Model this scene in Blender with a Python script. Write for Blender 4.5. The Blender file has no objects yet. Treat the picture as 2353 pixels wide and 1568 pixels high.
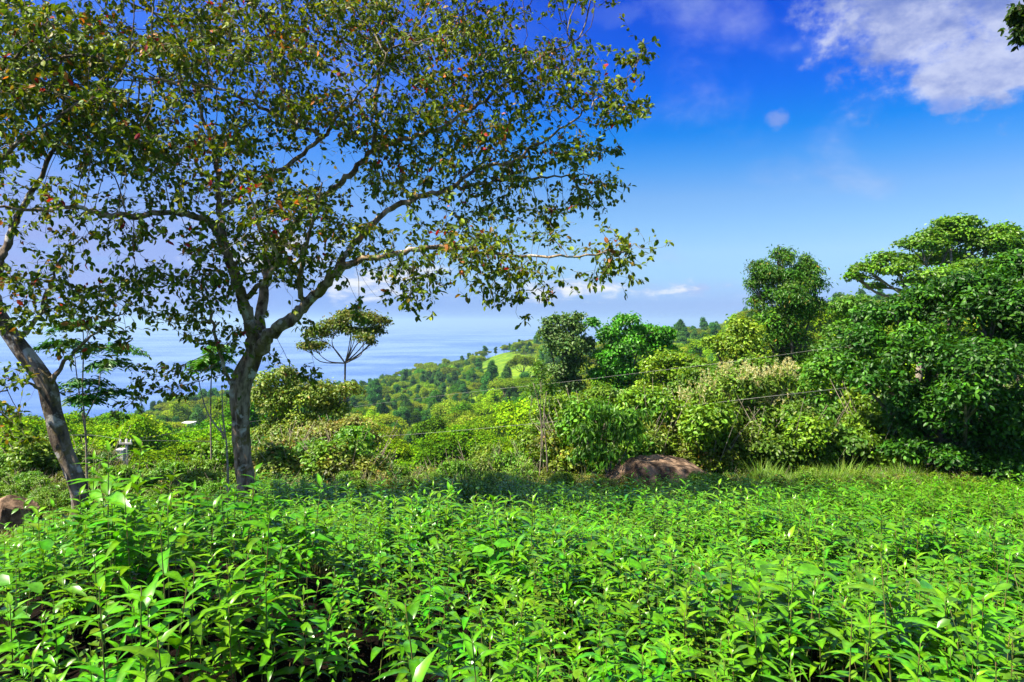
import bpy, math, random
import numpy as np
from mathutils import Vector
R = math.radians
C = bpy.context.scene.collection
SC = bpy.context.scene

# ------------------------------------------------------------------ camera
CAMZ = 2.6
FD, CX, HY = 1568.7, 1176.5, 738.0          # focal length, centre column and horizon row of a 2353 px wide frame
cam_d = bpy.data.cameras.new('camera'); cam = bpy.data.objects.new('camera', cam_d); C.objects.link(cam)
cam.location = (0, 0, CAMZ); cam.rotation_euler = (R(90), 0, 0)
cam_d.lens = 24; cam_d.sensor_width = 36; cam_d.shift_y = -(784 - HY) / 2353
cam_d.clip_start = 0.05; cam_d.clip_end = 200000
SC.camera = cam
SC.render.resolution_x = 1024; SC.render.resolution_y = 682

# ------------------------------------------------------------------ sun and sky
SUN_EL, SUN_AZ = R(57), R(-108)             # azimuth from +Y, negative = left
sd = Vector((math.sin(SUN_AZ) * math.cos(SUN_EL), math.cos(SUN_AZ) * math.cos(SUN_EL), math.sin(SUN_EL)))
sl = bpy.data.lights.new('sun', 'SUN'); sl.energy = 5.0; sl.angle = R(0.53); sl.color = (1.0, 0.92, 0.76)
so = bpy.data.objects.new('sun', sl); C.objects.link(so); so.rotation_euler = sd.to_track_quat('Z', 'Y').to_euler()
SC.view_settings.view_transform = 'Standard'; SC.view_settings.look = 'None'
SC.view_settings.exposure = 1.4; SC.view_settings.gamma = 1
SC.cycles.max_bounces = 6; SC.cycles.diffuse_bounces = 2; SC.cycles.glossy_bounces = 2
SC.cycles.transmission_bounces = 3; SC.cycles.transparent_max_bounces = 6; SC.cycles.volume_bounces = 0
SC.cycles.caustics_reflective = False; SC.cycles.caustics_refractive = False
SC.cycles.use_denoising = True

W = bpy.data.worlds.new('World'); SC.world = W; W.use_nodes = True
nt = W.node_tree; nt.nodes.clear()
class NB:
    """small helper for writing node maths as expressions"""
    def __init__(s, nt): s.nt = nt
    def n(s, t, **k):
        o = s.nt.nodes.new(t)
        for a, b in k.items(): setattr(o, a, b)
        return o
    def put(s, sock, v):
        if isinstance(v, bpy.types.NodeSocket): s.nt.links.new(v, sock)
        else: sock.default_value = v
    def m(s, op, a, b=0.0, c=0.0, clamp=False):
        o = s.n('ShaderNodeMath', operation=op, use_clamp=clamp)
        s.put(o.inputs[0], a); s.put(o.inputs[1], b); s.put(o.inputs[2], c)
        return o.outputs[0]
    def vm(s, op, a, b=(0, 0, 0)):
        o = s.n('ShaderNodeVectorMath', operation=op); s.put(o.inputs[0], a)
        if op == 'SCALE': s.put(o.inputs['Scale'], b)
        else: s.put(o.inputs[1], b)
        return o.outputs[0]
    def rng(s, v, a, b, c=0.0, d=1.0, smooth=True):
        o = s.n('ShaderNodeMapRange', interpolation_type='SMOOTHSTEP' if smooth else 'LINEAR')
        for i, x in enumerate((v, a, b, c, d)): s.put(o.inputs[i], x)
        return o.outputs[0]
    def noise(s, vec, scale, detail=4, rough=.55, dist=0.0, out=0):
        o = s.n('ShaderNodeTexNoise'); s.put(o.inputs['Vector'], vec)
        o.inputs['Scale'].default_value = scale; o.inputs['Detail'].default_value = detail
        o.inputs['Roughness'].default_value = rough; o.inputs['Distortion'].default_value = dist
        return o.outputs[out]
    def mix(s, f, a, b, mode='MIX'):
        o = s.n('ShaderNodeMix', data_type='RGBA', blend_type=mode)
        s.put(o.inputs[0], f); s.put(o.inputs[6], a); s.put(o.inputs[7], b)
        return o.outputs[2]
    def comb(s, x, y, z):
        o = s.n('ShaderNodeCombineXYZ'); s.put(o.inputs[0], x); s.put(o.inputs[1], y); s.put(o.inputs[2], z); return o.outputs[0]
    def ramp(s, f, stops):
        o = s.n('ShaderNodeValToRGB'); s.put(o.inputs[0], f); e = o.color_ramp.elements
        while len(e) < len(stops): e.new(0.5)
        for q, (p, c) in zip(e, stops): q.position = p; q.color = tuple(c) + (1,)
        return o.outputs[0]
def lin(r, g, b):
    f = lambda c: (c / 255 / 12.92) if c <= 10 else ((c / 255 + .055) / 1.055) ** 2.4
    return (f(r), f(g), f(b))
b = NB(nt)
sky = b.n('ShaderNodeTexSky', sky_type='NISHITA', sun_disc=False)
sky.sun_elevation = SUN_EL; sky.sun_rotation = SUN_AZ; sky.altitude = 150
sky.air_density = 1.0; sky.dust_density = 0.4; sky.ozone_density = 3.0
g = b.n('ShaderNodeTexCoord').outputs['Generated']
sp = b.n('ShaderNodeSeparateXYZ'); b.put(sp.inputs[0], g)
X, Y, Z = sp.outputs
az = b.m('MULTIPLY', b.m('ARCTAN2', X, Y), 57.2958)
el = b.m('MULTIPLY', b.m('ARCSINE', Z), 57.2958)
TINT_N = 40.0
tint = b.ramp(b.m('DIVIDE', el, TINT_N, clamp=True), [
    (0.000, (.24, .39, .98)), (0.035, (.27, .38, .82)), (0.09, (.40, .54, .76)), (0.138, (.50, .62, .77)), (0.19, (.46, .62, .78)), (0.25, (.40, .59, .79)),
    (0.316, (.17, .51, .85)), (0.374, (.01, .41, .90)), (0.454, (.0, .30, 1.0)), (0.55, (.0, .22, 1.0)), (0.64, (.0, .17, .95)), (0.76, (1.4, 1.2, .92)), (1.0, (1.6, 1.35, 1.0))])  # last two stops, above the view, are raised and warmed as added fill light
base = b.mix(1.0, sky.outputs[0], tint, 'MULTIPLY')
# clouds: soft masks in azimuth / elevation degrees broken up by noise
WB = b.noise(b.comb(b.m('MULTIPLY', az, .2), b.m('MULTIPLY', el, .26), 7.0), 2.2, 5, .6)
def ell(a0, e0, ra, re, soft=.55):
    d = b.m('SQRT', b.m('ADD', b.m('POWER', b.m('DIVIDE', b.m('SUBTRACT', az, a0), ra), 2.0),
                        b.m('POWER', b.m('DIVIDE', b.m('SUBTRACT', el, e0), re), 2.0)))
    d = b.m('ADD', d, b.m('MULTIPLY', b.m('SUBTRACT', WB, .5), 1.6))
    return b.rng(d, 1.15, soft, 0, 1)
cv = b.comb(b.m('MULTIPLY', az, .055), b.m('MULTIPLY', el, .085), 0.0)
n1 = b.noise(cv, 1.6, 8, .56, .25); n2 = b.noise(cv, 5.5, 6, .6)
def cloud(maskv, lo, hi, gain=1.0): return b.rng(b.m('ADD', b.m('MULTIPLY', maskv, gain), b.m('MULTIPLY', b.m('SUBTRACT', n1, .5), 1.5)), lo, hi, 0, 1)
big = b.m('MAXIMUM', b.m('MAXIMUM', ell(29.8, 22.5, 7.4, 7.4, .1), ell(36.5, 23.0, 8.3, 9.0, .15)), b.m('MAXIMUM', ell(34.5, 16.8, 6.2, 3.4, .1), b.m('MULTIPLY', ell(40, 19, 6.5, 4.5, .1), .95)))
big = cloud(big, .0, .80)
small = b.m('MAXIMUM', b.m('MAXIMUM', ell(21.3, 15.6, 1.5, 1.1, .1), ell(32.3, 14.9, 2.5, .95, .1)), b.m('MULTIPLY', ell(22.5, 20.3, 1.2, .8, .1), .6))
small = b.m('MULTIPLY', cloud(small, .25, 1.0), .75)
wisp = b.m('MULTIPLY', cloud(b.m('MAXIMUM', ell(14, 24.5, 5.5, 2.0, .1), ell(8, 24, 6, 1.5, .1)), .3, 1.4), .28)
# low bank of cumulus above the sea and a thin veil at left
hv = b.comb(b.m('MULTIPLY', az, .10), b.m('MULTIPLY', el, .34), 3.0)
h1 = b.noise(hv, 3.2, 8, .6, .3)
band = b.m('MULTIPLY', b.rng(el, .8, 1.8, 0, 1), b.rng(el, 7.0, 2.8, 0, 1))
azw = b.rng(az, 22.5, 14, 0, 1)
lm = b.m('MAXIMUM', b.m('MAXIMUM', ell(-11, 3.4, 9, 2.8, .0), ell(4.5, 2.7, 10, 1.6, .0)), b.m('MAXIMUM', ell(15.5, 2.6, 4.6, 1.1, .0), ell(-20, 5.8, 8, 2.8, .0)))
low = b.rng(b.m('ADD', b.m('MULTIPLY', lm, .95), b.m('MULTIPLY', b.m('SUBTRACT', h1, .5), 2.0)), .12, 1.15, 0, 1)
low = b.m('MULTIPLY', low, b.rng(lm, 0, .25, 0, 1))
veil = b.m('MULTIPLY', b.m('MULTIPLY', b.rng(az, -8, -34, 0, 1), b.m('MULTIPLY', b.rng(el, 13, 6, 0, 1), b.rng(el, -1, 3, .3, 1))), b.rng(h1, .25, .6, .55, .95))
ctint = b.mix(b.rng(b.m('ADD', b.m('MULTIPLY', n2, .5), b.m('MULTIPLY', n1, .5)), .38, .62), lin(126, 146, 212) + (1,), lin(212, 220, 248) + (1,))
HAZE = .00013
SKY_K = 0.081
def emis(c, k=1.0): return b.vm('SCALE', c, k / SKY_K / 2 ** SC.view_settings.exposure)
paleness = b.m('MULTIPLY', b.m('MULTIPLY', b.rng(az, 12, -22, 0, 1), b.rng(el, 34, 24, 0, 1)), b.rng(n1, .3, .7, .35, .65))
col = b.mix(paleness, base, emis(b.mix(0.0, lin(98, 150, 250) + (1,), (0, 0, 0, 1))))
col = b.mix(veil, col, emis(lin(158, 176, 240) + (1,) if False else b.mix(0.0, lin(158, 176, 240) + (1,), (0, 0, 0, 1))))
ccol = emis(ctint)
col = b.mix(b.m('MULTIPLY', big, .93), col, ccol)
col = b.mix(b.m('MAXIMUM', small, wisp), col, emis(b.mix(0.0, lin(138, 164, 236) + (1,), (0, 0, 0, 1))))
col = b.mix(low, col, emis(b.mix(b.rng(h1, .42, .66), lin(178, 198, 246) + (1,), lin(250, 252, 255) + (1,))))
bg = b.n('ShaderNodeBackground'); b.put(bg.inputs[0], col); bg.inputs[1].default_value = SKY_K
wo = b.n('ShaderNodeOutputWorld'); nt.links.new(bg.outputs[0], wo.inputs[0])

# ------------------------------------------------------------------ helpers
def P(px, py, Yd):
    """the point seen at (px, py) of the 2353 px frame, Yd metres ahead of the camera plane"""
    return np.array([(px - CX) / FD * Yd, Yd, CAMZ - (py - HY) / FD * Yd])
def tag(o, label=None, cat=None, group=None, kind=None):
    if label: o['label'] = label
    if cat: o['category'] = cat
    if group: o['group'] = group
    if kind: o['kind'] = kind
    return o
def empty(name, loc, label, cat, group=None):
    o = bpy.data.objects.new(name, None); o.empty_display_size = .2; C.objects.link(o); o.location = tuple(loc)
    return tag(o, label, cat, group)
def mesh_np(name, v, faces, mats, col=None, smooth=False, midx=None):
    """faces: list of (M,k) int arrays"""
    v = np.asarray(v, dtype=np.float32)
    if not isinstance(faces, list): faces = [faces]
    faces = [f for f in faces if len(f)]
    me = bpy.data.meshes.new(name)
    nl = sum(f.size for f in faces); nf = sum(len(f) for f in faces)
    me.vertices.add(len(v)); me.vertices.foreach_set('co', v.ravel())
    me.loops.add(nl); me.loops.foreach_set('vertex_index', np.concatenate([f.ravel() for f in faces]).astype(np.int32))
    me.polygons.add(nf)
    tot = np.concatenate([np.full(len(f), f.shape[1]) for f in faces]).astype(np.int32)
    me.polygons.foreach_set('loop_start', (np.cumsum(tot) - tot).astype(np.int32))
    me.polygons.foreach_set('use_smooth', np.full(nf, smooth))
    if midx is not None: me.polygons.foreach_set('material_index', np.asarray(midx, dtype=np.int32))
    me.update(calc_edges=True)
    for m in (mats if isinstance(mats, (list, tuple)) else [mats]): me.materials.append(m)
    if col is not None:
        a = me.color_attributes.new('col', 'FLOAT_COLOR', 'POINT')
        c4 = np.ones((len(v), 4), dtype=np.float32); c4[:, :3] = col
        a.data.foreach_set('color', c4.ravel())
    return me
def obj(name, me, parent=None):
    o = bpy.data.objects.new(name, me); C.objects.link(o)
    if parent: o.parent = parent
    return o
def unit(a): return a / np.maximum(np.linalg.norm(a, axis=-1, keepdims=True), 1e-9)

# leaf templates: (verts x,y,z) with y along the leaf, z its normal
def leaf_t(stations, hw, droop=.25, fold=.25, wave=0.0):
    v, f = [], []
    for i, (y, w) in enumerate(zip(stations, hw)):
        z = -droop * y * y
        wz = wave * (1 if i % 2 else -1)
        v += [(-w, y - fold * w * .0, z + fold * w + wz), (0, y, z), (w, y, z + fold * w - wz)]
    for i in range(len(stations) - 1):
        a = i * 3
        f += [(a, a + 1, a + 4, a + 3), (a + 1, a + 2, a + 5, a + 4)]
    return np.array(v), np.array(f)
T_FORE = leaf_t([0, .1, .3, .55, .8, 1], [.012, .06, .145, .16, .09, .004], .66, .34, .008)
T_OVAL = leaf_t([0, .3, .7, 1], [.03, .26, .24, .015], .18, .3)
T_LANC = leaf_t([0, .35, .75, 1], [.02, .16, .12, .01], .22, .3)
T_QUAD = (np.array([(0, 0, 0), (.36, .5, .10), (0, 1, -.12), (-.36, .5, .10)]), np.array([(0, 1, 2, 3)]))
T_NARR = (np.array([(0, 0, 0), (.11, .5, .03), (0, 1, -.15), (-.11, .5, .03)]), np.array([(0, 1, 2, 3)]))
def leaves_np(T, pos, dr, nr, size, col, wid=1.0):
    tv, tf = T; L = len(pos); n = len(tv)
    dr = unit(dr); side = unit(np.cross(dr, nr)); nn = np.cross(side, dr)
    s = np.asarray(size).reshape(L, 1, 1)
    wid = np.broadcast_to(np.asarray(wid, float).reshape(-1, 1, 1), (L, 1, 1))
    v = pos[:, None, :] + s * (tv[None, :, 0:1] * wid * side[:, None, :] + tv[None, :, 1:2] * dr[:, None, :] + tv[None, :, 2:3] * nn[:, None, :])
    f = tf[None] + (np.arange(L) * n)[:, None, None]
    c = np.repeat(col, n, axis=0)
    if T is T_FORE: c = c * np.tile(np.array([.93, 1.45, .93] * 6), L)[:, None]
    return v.reshape(-1, 3), f.reshape(-1, tf.shape[1]), c
def smooth_path(pts, k=5):
    p = np.asarray(pts, float)
    if len(p) < 3: return p
    q = np.vstack([2 * p[0] - p[1], p, 2 * p[-1] - p[-2]]); out = []
    for i in range(1, len(q) - 2):
        for t in np.linspace(0, 1, k, endpoint=False):
            a, b_, c_, d = q[i - 1:i + 3]
            out.append(.5 * (2 * b_ + (c_ - a) * t + (2 * a - 5 * b_ + 4 * c_ - d) * t * t + (3 * b_ - a - 3 * c_ + d) * t ** 3))
    out.append(q[-2]); return np.array(out)
class Tubes:
    def __init__(s): s.v = []; s.f = []; s.n = 0
    def add(s, pts, rad, sides=6, lobe=None, cap=True):
        p = np.asarray(pts, float)[:, :3]; m = len(p); r = np.broadcast_to(np.asarray(rad, float), (m,))
        t = unit(np.gradient(p, axis=0)); u = np.zeros((m, 3))
        a = np.array([1., 0, 0]) if abs(t[0][0]) < .8 else np.array([0, 1., 0])
        a = unit(a - t[0] * np.dot(a, t[0])); u[0] = a
        for i in range(1, m):
            a = a - t[i] * np.dot(a, t[i]); l = np.linalg.norm(a)
            a = a / l if l > 1e-6 else u[i - 1]; u[i] = a
        w = np.cross(t, u); th = np.arange(sides) / sides * 2 * np.pi
        rr = r[:, None] * np.ones((1, sides))
        if lobe is not None: rr = rr * lobe(th[None, :], np.arange(m)[:, None] / m, p)
        v = p[:, None, :] + rr[..., None] * (np.cos(th)[None, :, None] * u[:, None, :] + np.sin(th)[None, :, None] * w[:, None, :])
        i, j = np.meshgrid(np.arange(m - 1), np.arange(sides), indexing='ij'); j2 = (j + 1) % sides
        f = np.stack([i * sides + j, i * sides + j2, (i + 1) * sides + j2, (i + 1) * sides + j], -1).reshape(-1, 4) + s.n
        s.v.append(v.reshape(-1, 3)); s.f.append(f); s.n += m * sides
        if cap:
            tip = p[-1] + t[-1] * r[-1] * .7; s.v.append(tip[None]); k = s.n; s.n += 1
            last = k - sides
            s.f.append(np.array([[last + q, last + (q + 1) % sides, k, k] for q in range(sides)]))
    def mesh(s, name, mat, origin=(0, 0, 0)):
        q = []; t3 = []
        for f in s.f:
            tri = f[:, 2] == f[:, 3]
            q.append(f[~tri]); t3.append(f[tri][:, :3])
        return mesh_np(name, np.vstack(s.v) - np.asarray(origin), [np.vstack(q), np.vstack(t3)], mat, smooth=True)

# ------------------------------------------------------------------ materials
def new_mat(name):
    m = bpy.data.materials.new(name); m.use_nodes = True; m.node_tree.nodes.clear(); return m, NB(m.node_tree)
def out(m, nb, sh, disp=None):
    o = nb.n('ShaderNodeOutputMaterial'); nb.nt.links.new(sh, o.inputs[0])
def leaf_mat(name, rough=.4, spec=.5, trans=.35, var=.25, gloss=True, tcol=(1.25, 1.15, .35)):
    m, nb = new_mat(name)
    a = nb.n('ShaderNodeAttribute', attribute_name='col').outputs[0]
    oi = nb.n('ShaderNodeObjectInfo').outputs['Random']
    if name == 'glossy_leaf':
        tc = nb.n('ShaderNodeTexCoord').outputs['Object']; mo = nb.noise(tc, 22, 5, .6)
        a = nb.vm('SCALE', a, nb.rng(mo, .3, .7, .72, 1.28)); sp_ = nb.rng(nb.noise(tc, 60, 3, .5), .70, .76, 0, .8)
        a = nb.mix(sp_, a, (.16, .11, .02, 1))
    c = nb.vm('SCALE', a, nb.rng(oi, 0, 1, 1 - var, 1 + var, False))
    hs = nb.n('ShaderNodeHueSaturation'); nb.put(hs.inputs['Color'], c)
    nb.put(hs.inputs['Hue'], nb.rng(nb.m('FRACT', nb.m('MULTIPLY', oi, 7.31)), 0, 1, .485, .515, False)); c = hs.outputs[0]
    if gloss:
        pr = nb.n('ShaderNodeBsdfPrincipled'); nb.put(pr.inputs['Base Color'], c)
        pr.inputs['Roughness'].default_value = rough; pr.inputs['Specular IOR Level'].default_value = spec; s1 = pr.outputs[0]
    else:
        d = nb.n('ShaderNodeBsdfDiffuse'); nb.put(d.inputs[0], c); s1 = d.outputs[0]
    tr = nb.n('ShaderNodeBsdfTranslucent'); nb.put(tr.inputs[0], nb.vm('MULTIPLY', c, tcol))
    mx = nb.n('ShaderNodeMixShader'); mx.inputs[0].default_value = trans
    nb.nt.links.new(s1, mx.inputs[1]); nb.nt.links.new(tr.outputs[0], mx.inputs[2]); out(m, nb, mx.outputs[0]); return m
def simple(name, colr, rough=.8, spec=.2, nscale=None, c2=None, bump=0.0, lo=.4, hi=.6):
    m, nb = new_mat(name); pr = nb.n('ShaderNodeBsdfPrincipled')
    pr.inputs['Roughness'].default_value = rough; pr.inputs['Specular IOR Level'].default_value = spec
    if nscale:
        co = nb.n('ShaderNodeTexCoord').outputs['Object']; n = nb.noise(co, nscale, 7, .6)
        nb.put(pr.inputs['Base Color'], nb.mix(nb.rng(n, lo, hi), tuple(colr) + (1,), tuple(c2) + (1,)))
        if bump:
            bp = nb.n('ShaderNodeBump'); bp.inputs['Strength'].default_value = bump; bp.inputs['Distance'].default_value = .03
            nb.put(bp.inputs['Height'], nb.noise(co, nscale * 2.5, 8, .65)); nb.put(pr.inputs['Normal'], bp.outputs[0])
    else: pr.inputs['Base Color'].default_value = tuple(colr) + (1,)
    out(m, nb, pr.outputs[0]); return m
M_FORE = leaf_mat('glossy_leaf', .30, .38, .26, .25)
M_TREE = leaf_mat('tree_leaf', .5, .2, .32, .0, tcol=(1.3, 1.1, .3))
M_BUSH = leaf_mat('bush_leaf', .45, .35, .30, .15)
M_FAR = leaf_mat('forest_leaf', trans=.22, var=.35, gloss=False)
M_GRASS = leaf_mat('grass_blade', .5, .3, .4, .2)
M_TWIG = simple('twig', (.10, .075, .05), .9, .1, 6, (.22, .19, .15))
M_PALE = simple('pale_bark', (.36, .31, .24), .9, .1, 9, (.18, .14, .10), .3)
M_STEM = simple('green_stem', (.10, .17, .03), .6, .3, 12, (.16, .10, .04))
def bark(name, dark, mid, pale, moss, pale_lo=.53):
    m, nb = new_mat(name); co = nb.n('ShaderNodeTexCoord').outputs['Object']
    st = nb.vm('MULTIPLY', co, (1, 1, .35))
    n1 = nb.noise(st, 7, 8, .62); n2 = nb.noise(co, 3.1, 7, .6, .4); n3 = nb.noise(nb.vm('ADD', co, (7, 3, 1)), 4.6, 7, .62)
    c = nb.mix(nb.rng(n1, .38, .62), dark + (1,), mid + (1,))
    c = nb.mix(nb.rng(n3, .52, .60, 0, .8), c, moss + (1,))
    c = nb.mix(nb.rng(n2, pale_lo, pale_lo + .09, 0, .9), c, pale + (1,))
    pr = nb.n('ShaderNodeBsdfPrincipled'); nb.put(pr.inputs['Base Color'], c)
    pr.inputs['Roughness'].default_value = .9; pr.inputs['Specular IOR Level'].default_value = .15
    bp = nb.n('ShaderNodeBump'); bp.inputs['Strength'].default_value = .8; bp.inputs['Distance'].default_value = .04
    nb.put(bp.inputs['Height'], nb.m('ADD', nb.noise(st, 16, 8, .7), nb.m('MULTIPLY', n1, .8))); nb.put(pr.inputs['Normal'], bp.outputs[0])
    out(m, nb, pr.outputs[0]); return m
M_BARK = bark('lichen_bark', (.09, .055, .03), (.42, .31, .20), (.60, .54, .44), (.16, .12, .03), .56)
M_BARK2 = bark('grey_bark', (.06, .045, .034), (.24, .19, .14), (.52, .49, .44), (.14, .11, .04), .54)
M_ROCK = simple('rock', (.065, .042, .028), .95, .1, 3.4, (.27, .18, .12), 1.0)

# ------------------------------------------------------------------ terrain
PXC = np.array([-600, 0, 300, 400, 600, 820, 1000, 1200, 1400, 1600, 1750, 2000, 2400, 3000.])
YR = np.array([20, 40, 80, 150, 250, 400, 600, 900, 1500, 4500.])
TH = np.array([0.8, 3.2, 7, 9, 10, 10, 10, 10, 0, 0.])
TOP = np.array([  # canopy row seen at each column, one line per distance
    [1130, 1130, 1130, 1130, 1120, 1110, 1110, 1090, 1050, 1040, 1035, 1030, 1030, 1030],
    [1080, 1080, 1090, 1090, 1070, 1060, 1070, 1070, 1030, 1000, 970, 960, 900, 860],
    [1030, 1035, 1045, 1035, 1010, 1020, 1040, 1035, 985, 930, 890, 830, 780, 740],
    [1000, 1000, 1000, 985, 965, 980, 1000, 975, 905, 850, 800, 740, 690, 650],
    [985, 985, 975, 945, 930, 940, 945, 880, 836, 792, 745, 690, 655, 630],
    [1010, 1000, 965, 912, 905, 905, 880, 815, 792, 762, 726, 685, 655, 630],
    [1060, 1050, 1010, 915, 893, 878, 834, 779, 782, 756, 732, 700, 680, 660],
    [1060, 1060, 1040, 940, 915, 905, 880, 850, 830, 815, 790, 760, 740, 720]], float)
ZT = np.zeros((len(YR), len(PXC)))
for i in range(8): ZT[i] = CAMZ - (TOP[i] - HY) / FD * YR[i] - TH[i]
ZT[7] = np.minimum(ZT[7], -120); ZT[8] = -230; ZT[9] = -400
def vnoise(x, y, s, seed=0):
    x = x / s + seed * 17.3; y = y / s - seed * 9.1
    return (np.sin(x * 1.7 + 1.3 * np.sin(y * 1.1)) + np.sin(y * 2.1 + 1.7 * np.sin(x * .9 + 2)) + np.sin((x + y) * 1.3 + seed)) / 3
def H(x, y):
    x = np.asarray(x, float); y = np.asarray(y, float)
    near = .505 - .135 * y + .05 * vnoise(x, y, 1.3) + .78 * np.exp(-((x + 2.8) / 1.9) ** 2 - ((y - 5.8) / 1.9) ** 2)
    near = np.where(y < 0, .505 - .02 * y, near) - .02 * np.maximum(x - 6, 0) * 0
    yy = np.clip(y, 17, 4500); px = CX + FD * x / yy
    ly = np.log(yy); lr = np.log(YR); i = np.clip(np.searchsorted(lr, ly) - 1, 0, len(YR) - 2); t = np.clip((ly - lr[i]) / (lr[i + 1] - lr[i]), 0, 1)
    px = np.clip(px, PXC[0], PXC[-1]); j = np.clip(np.searchsorted(PXC, px) - 1, 0, len(PXC) - 2); u = (px - PXC[j]) / (PXC[j + 1] - PXC[j])
    u = u * u * (3 - 2 * u)
    far = (ZT[i, j] * (1 - u) + ZT[i, j + 1] * u) * (1 - t) + (ZT[i + 1, j] * (1 - u) + ZT[i + 1, j + 1] * u) * t
    far = far + np.clip((y - 40) / 200, 0, 1) * 2.0 * vnoise(x, y, 28)
    w = np.clip((y - 15.5) / 6, 0, 1); w = w * w * (3 - 2 * w)
    return near * (1 - w) + far * w
def hz(x, y): return float(H(np.array([x]), np.array([y]))[0])
ys = np.concatenate([np.linspace(-30, 0, 12), np.linspace(.4, 22, 60), np.geomspace(22.5, 4500, 150)])
us = np.linspace(-1, 1, 181)
YY, UU = np.meshgrid(ys, us, indexing='ij'); XX = UU * np.maximum(35, 1.35 * YY + 35)
gv = np.stack([XX, YY, H(XX, YY)], -1).reshape(-1, 3)
nI, nJ = YY.shape; ii, jj = np.meshgrid(np.arange(nI - 1), np.arange(nJ - 1), indexing='ij')
gf = np.stack([ii * nJ + jj, ii * nJ + jj + 1, (ii + 1) * nJ + jj + 1, (ii + 1) * nJ + jj], -1).reshape(-1, 4)
def ground_mat():
    m, nb = new_mat('soil_and_grass'); co = nb.n('ShaderNodeTexCoord').outputs['Object']
    n = nb.noise(co, 1.2, 8, .6); n2 = nb.noise(co, .02, 5, .5)
    s = nb.n('ShaderNodeSeparateXYZ'); nb.put(s.inputs[0], co)
    soil = nb.mix(nb.rng(n, .4, .6), (.006, .004, .003, 1), (.016, .010, .007, 1))
    grass = nb.mix(nb.rng(n, .35, .65), (.045, .10, .012, 1), (.12, .14, .03, 1))
    grass = nb.mix(nb.rng(n2, .25, .45), grass, nb.mix(nb.rng(nb.noise(co, .14, 6, .7), .42, .6), (.07, .15, .012, 1), (.17, .26, .014, 1)))
    c = nb.mix(nb.rng(s.outputs[1], 13, 17), soil, grass)
    pr = nb.n('ShaderNodeBsdfPrincipled'); nb.put(pr.inputs['Base Color'], c); pr.inputs['Roughness'].default_value = 1; pr.inputs['Specular IOR Level'].default_value = .05
    bp = nb.n('ShaderNodeBump'); bp.inputs['Distance'].default_value = .1; nb.put(bp.inputs['Height'], nb.noise(co, 6, 8, .7)); nb.put(pr.inputs['Normal'], bp.outputs[0])
    out(m, nb, pr.outputs[0]); return m
tag(obj('hillside_ground', mesh_np('hillside_ground', gv, gf, ground_mat(), smooth=True)), kind='structure')
# sea
SEA_Z = -165.0
def sea_mat():
    m, nb = new_mat('sea_water'); co = nb.n('ShaderNodeTexCoord').outputs['Object']
    a = nb.noise(nb.vm('MULTIPLY', co, (1, 1, 1)), .0011, 6, .6, .6)
    b2 = nb.noise(nb.vm('MULTIPLY', co, (.35, 1, 1)), .004, 5, .6)
    k = nb.rng(nb.m('ADD', nb.m('MULTIPLY', a, .65), nb.m('MULTIPLY', b2, .35)), .40, .60)
    pr = nb.n('ShaderNodeBsdfPrincipled')
    nb.put(pr.inputs['Base Color'], nb.mix(k, (.012, .06, .28, 1), (.12, .21, .50, 1)))
    nb.put(pr.inputs['Roughness'], nb.rng(k, 0, 1, .24, .15)); pr.inputs['IOR'].default_value = 1.33
    bp = nb.n('ShaderNodeBump'); bp.inputs['Strength'].default_value = .25; bp.inputs['Distance'].default_value = .5
    nb.put(bp.inputs['Height'], nb.noise(co, .05, 6, .65)); nb.put(pr.inputs['Normal'], bp.outputs[0])
    out(m, nb, pr.outputs[0]); return m
rs = [300, 2000, 6000, 20000, 60000, 150000]; th = np.linspace(0, 2 * np.pi, 97)[:-1]
sv = np.vstack([[[0, 0, SEA_Z]]] + [np.stack([r * np.cos(th), r * np.sin(th), np.full(96, SEA_Z)], -1) for r in rs])
q = []; t3 = np.array([[0, 1 + k, 1 + (k + 1) % 96] for k in range(96)])
for r_ in range(len(rs) - 1):
    a0 = 1 + r_ * 96; q += [[a0 + k, a0 + 96 + k, a0 + 96 + (k + 1) % 96, a0 + (k + 1) % 96] for k in range(96)]
tag(obj('sea', mesh_np('sea', sv, [np.array(q), t3], sea_mat())), kind='structure')

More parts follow.
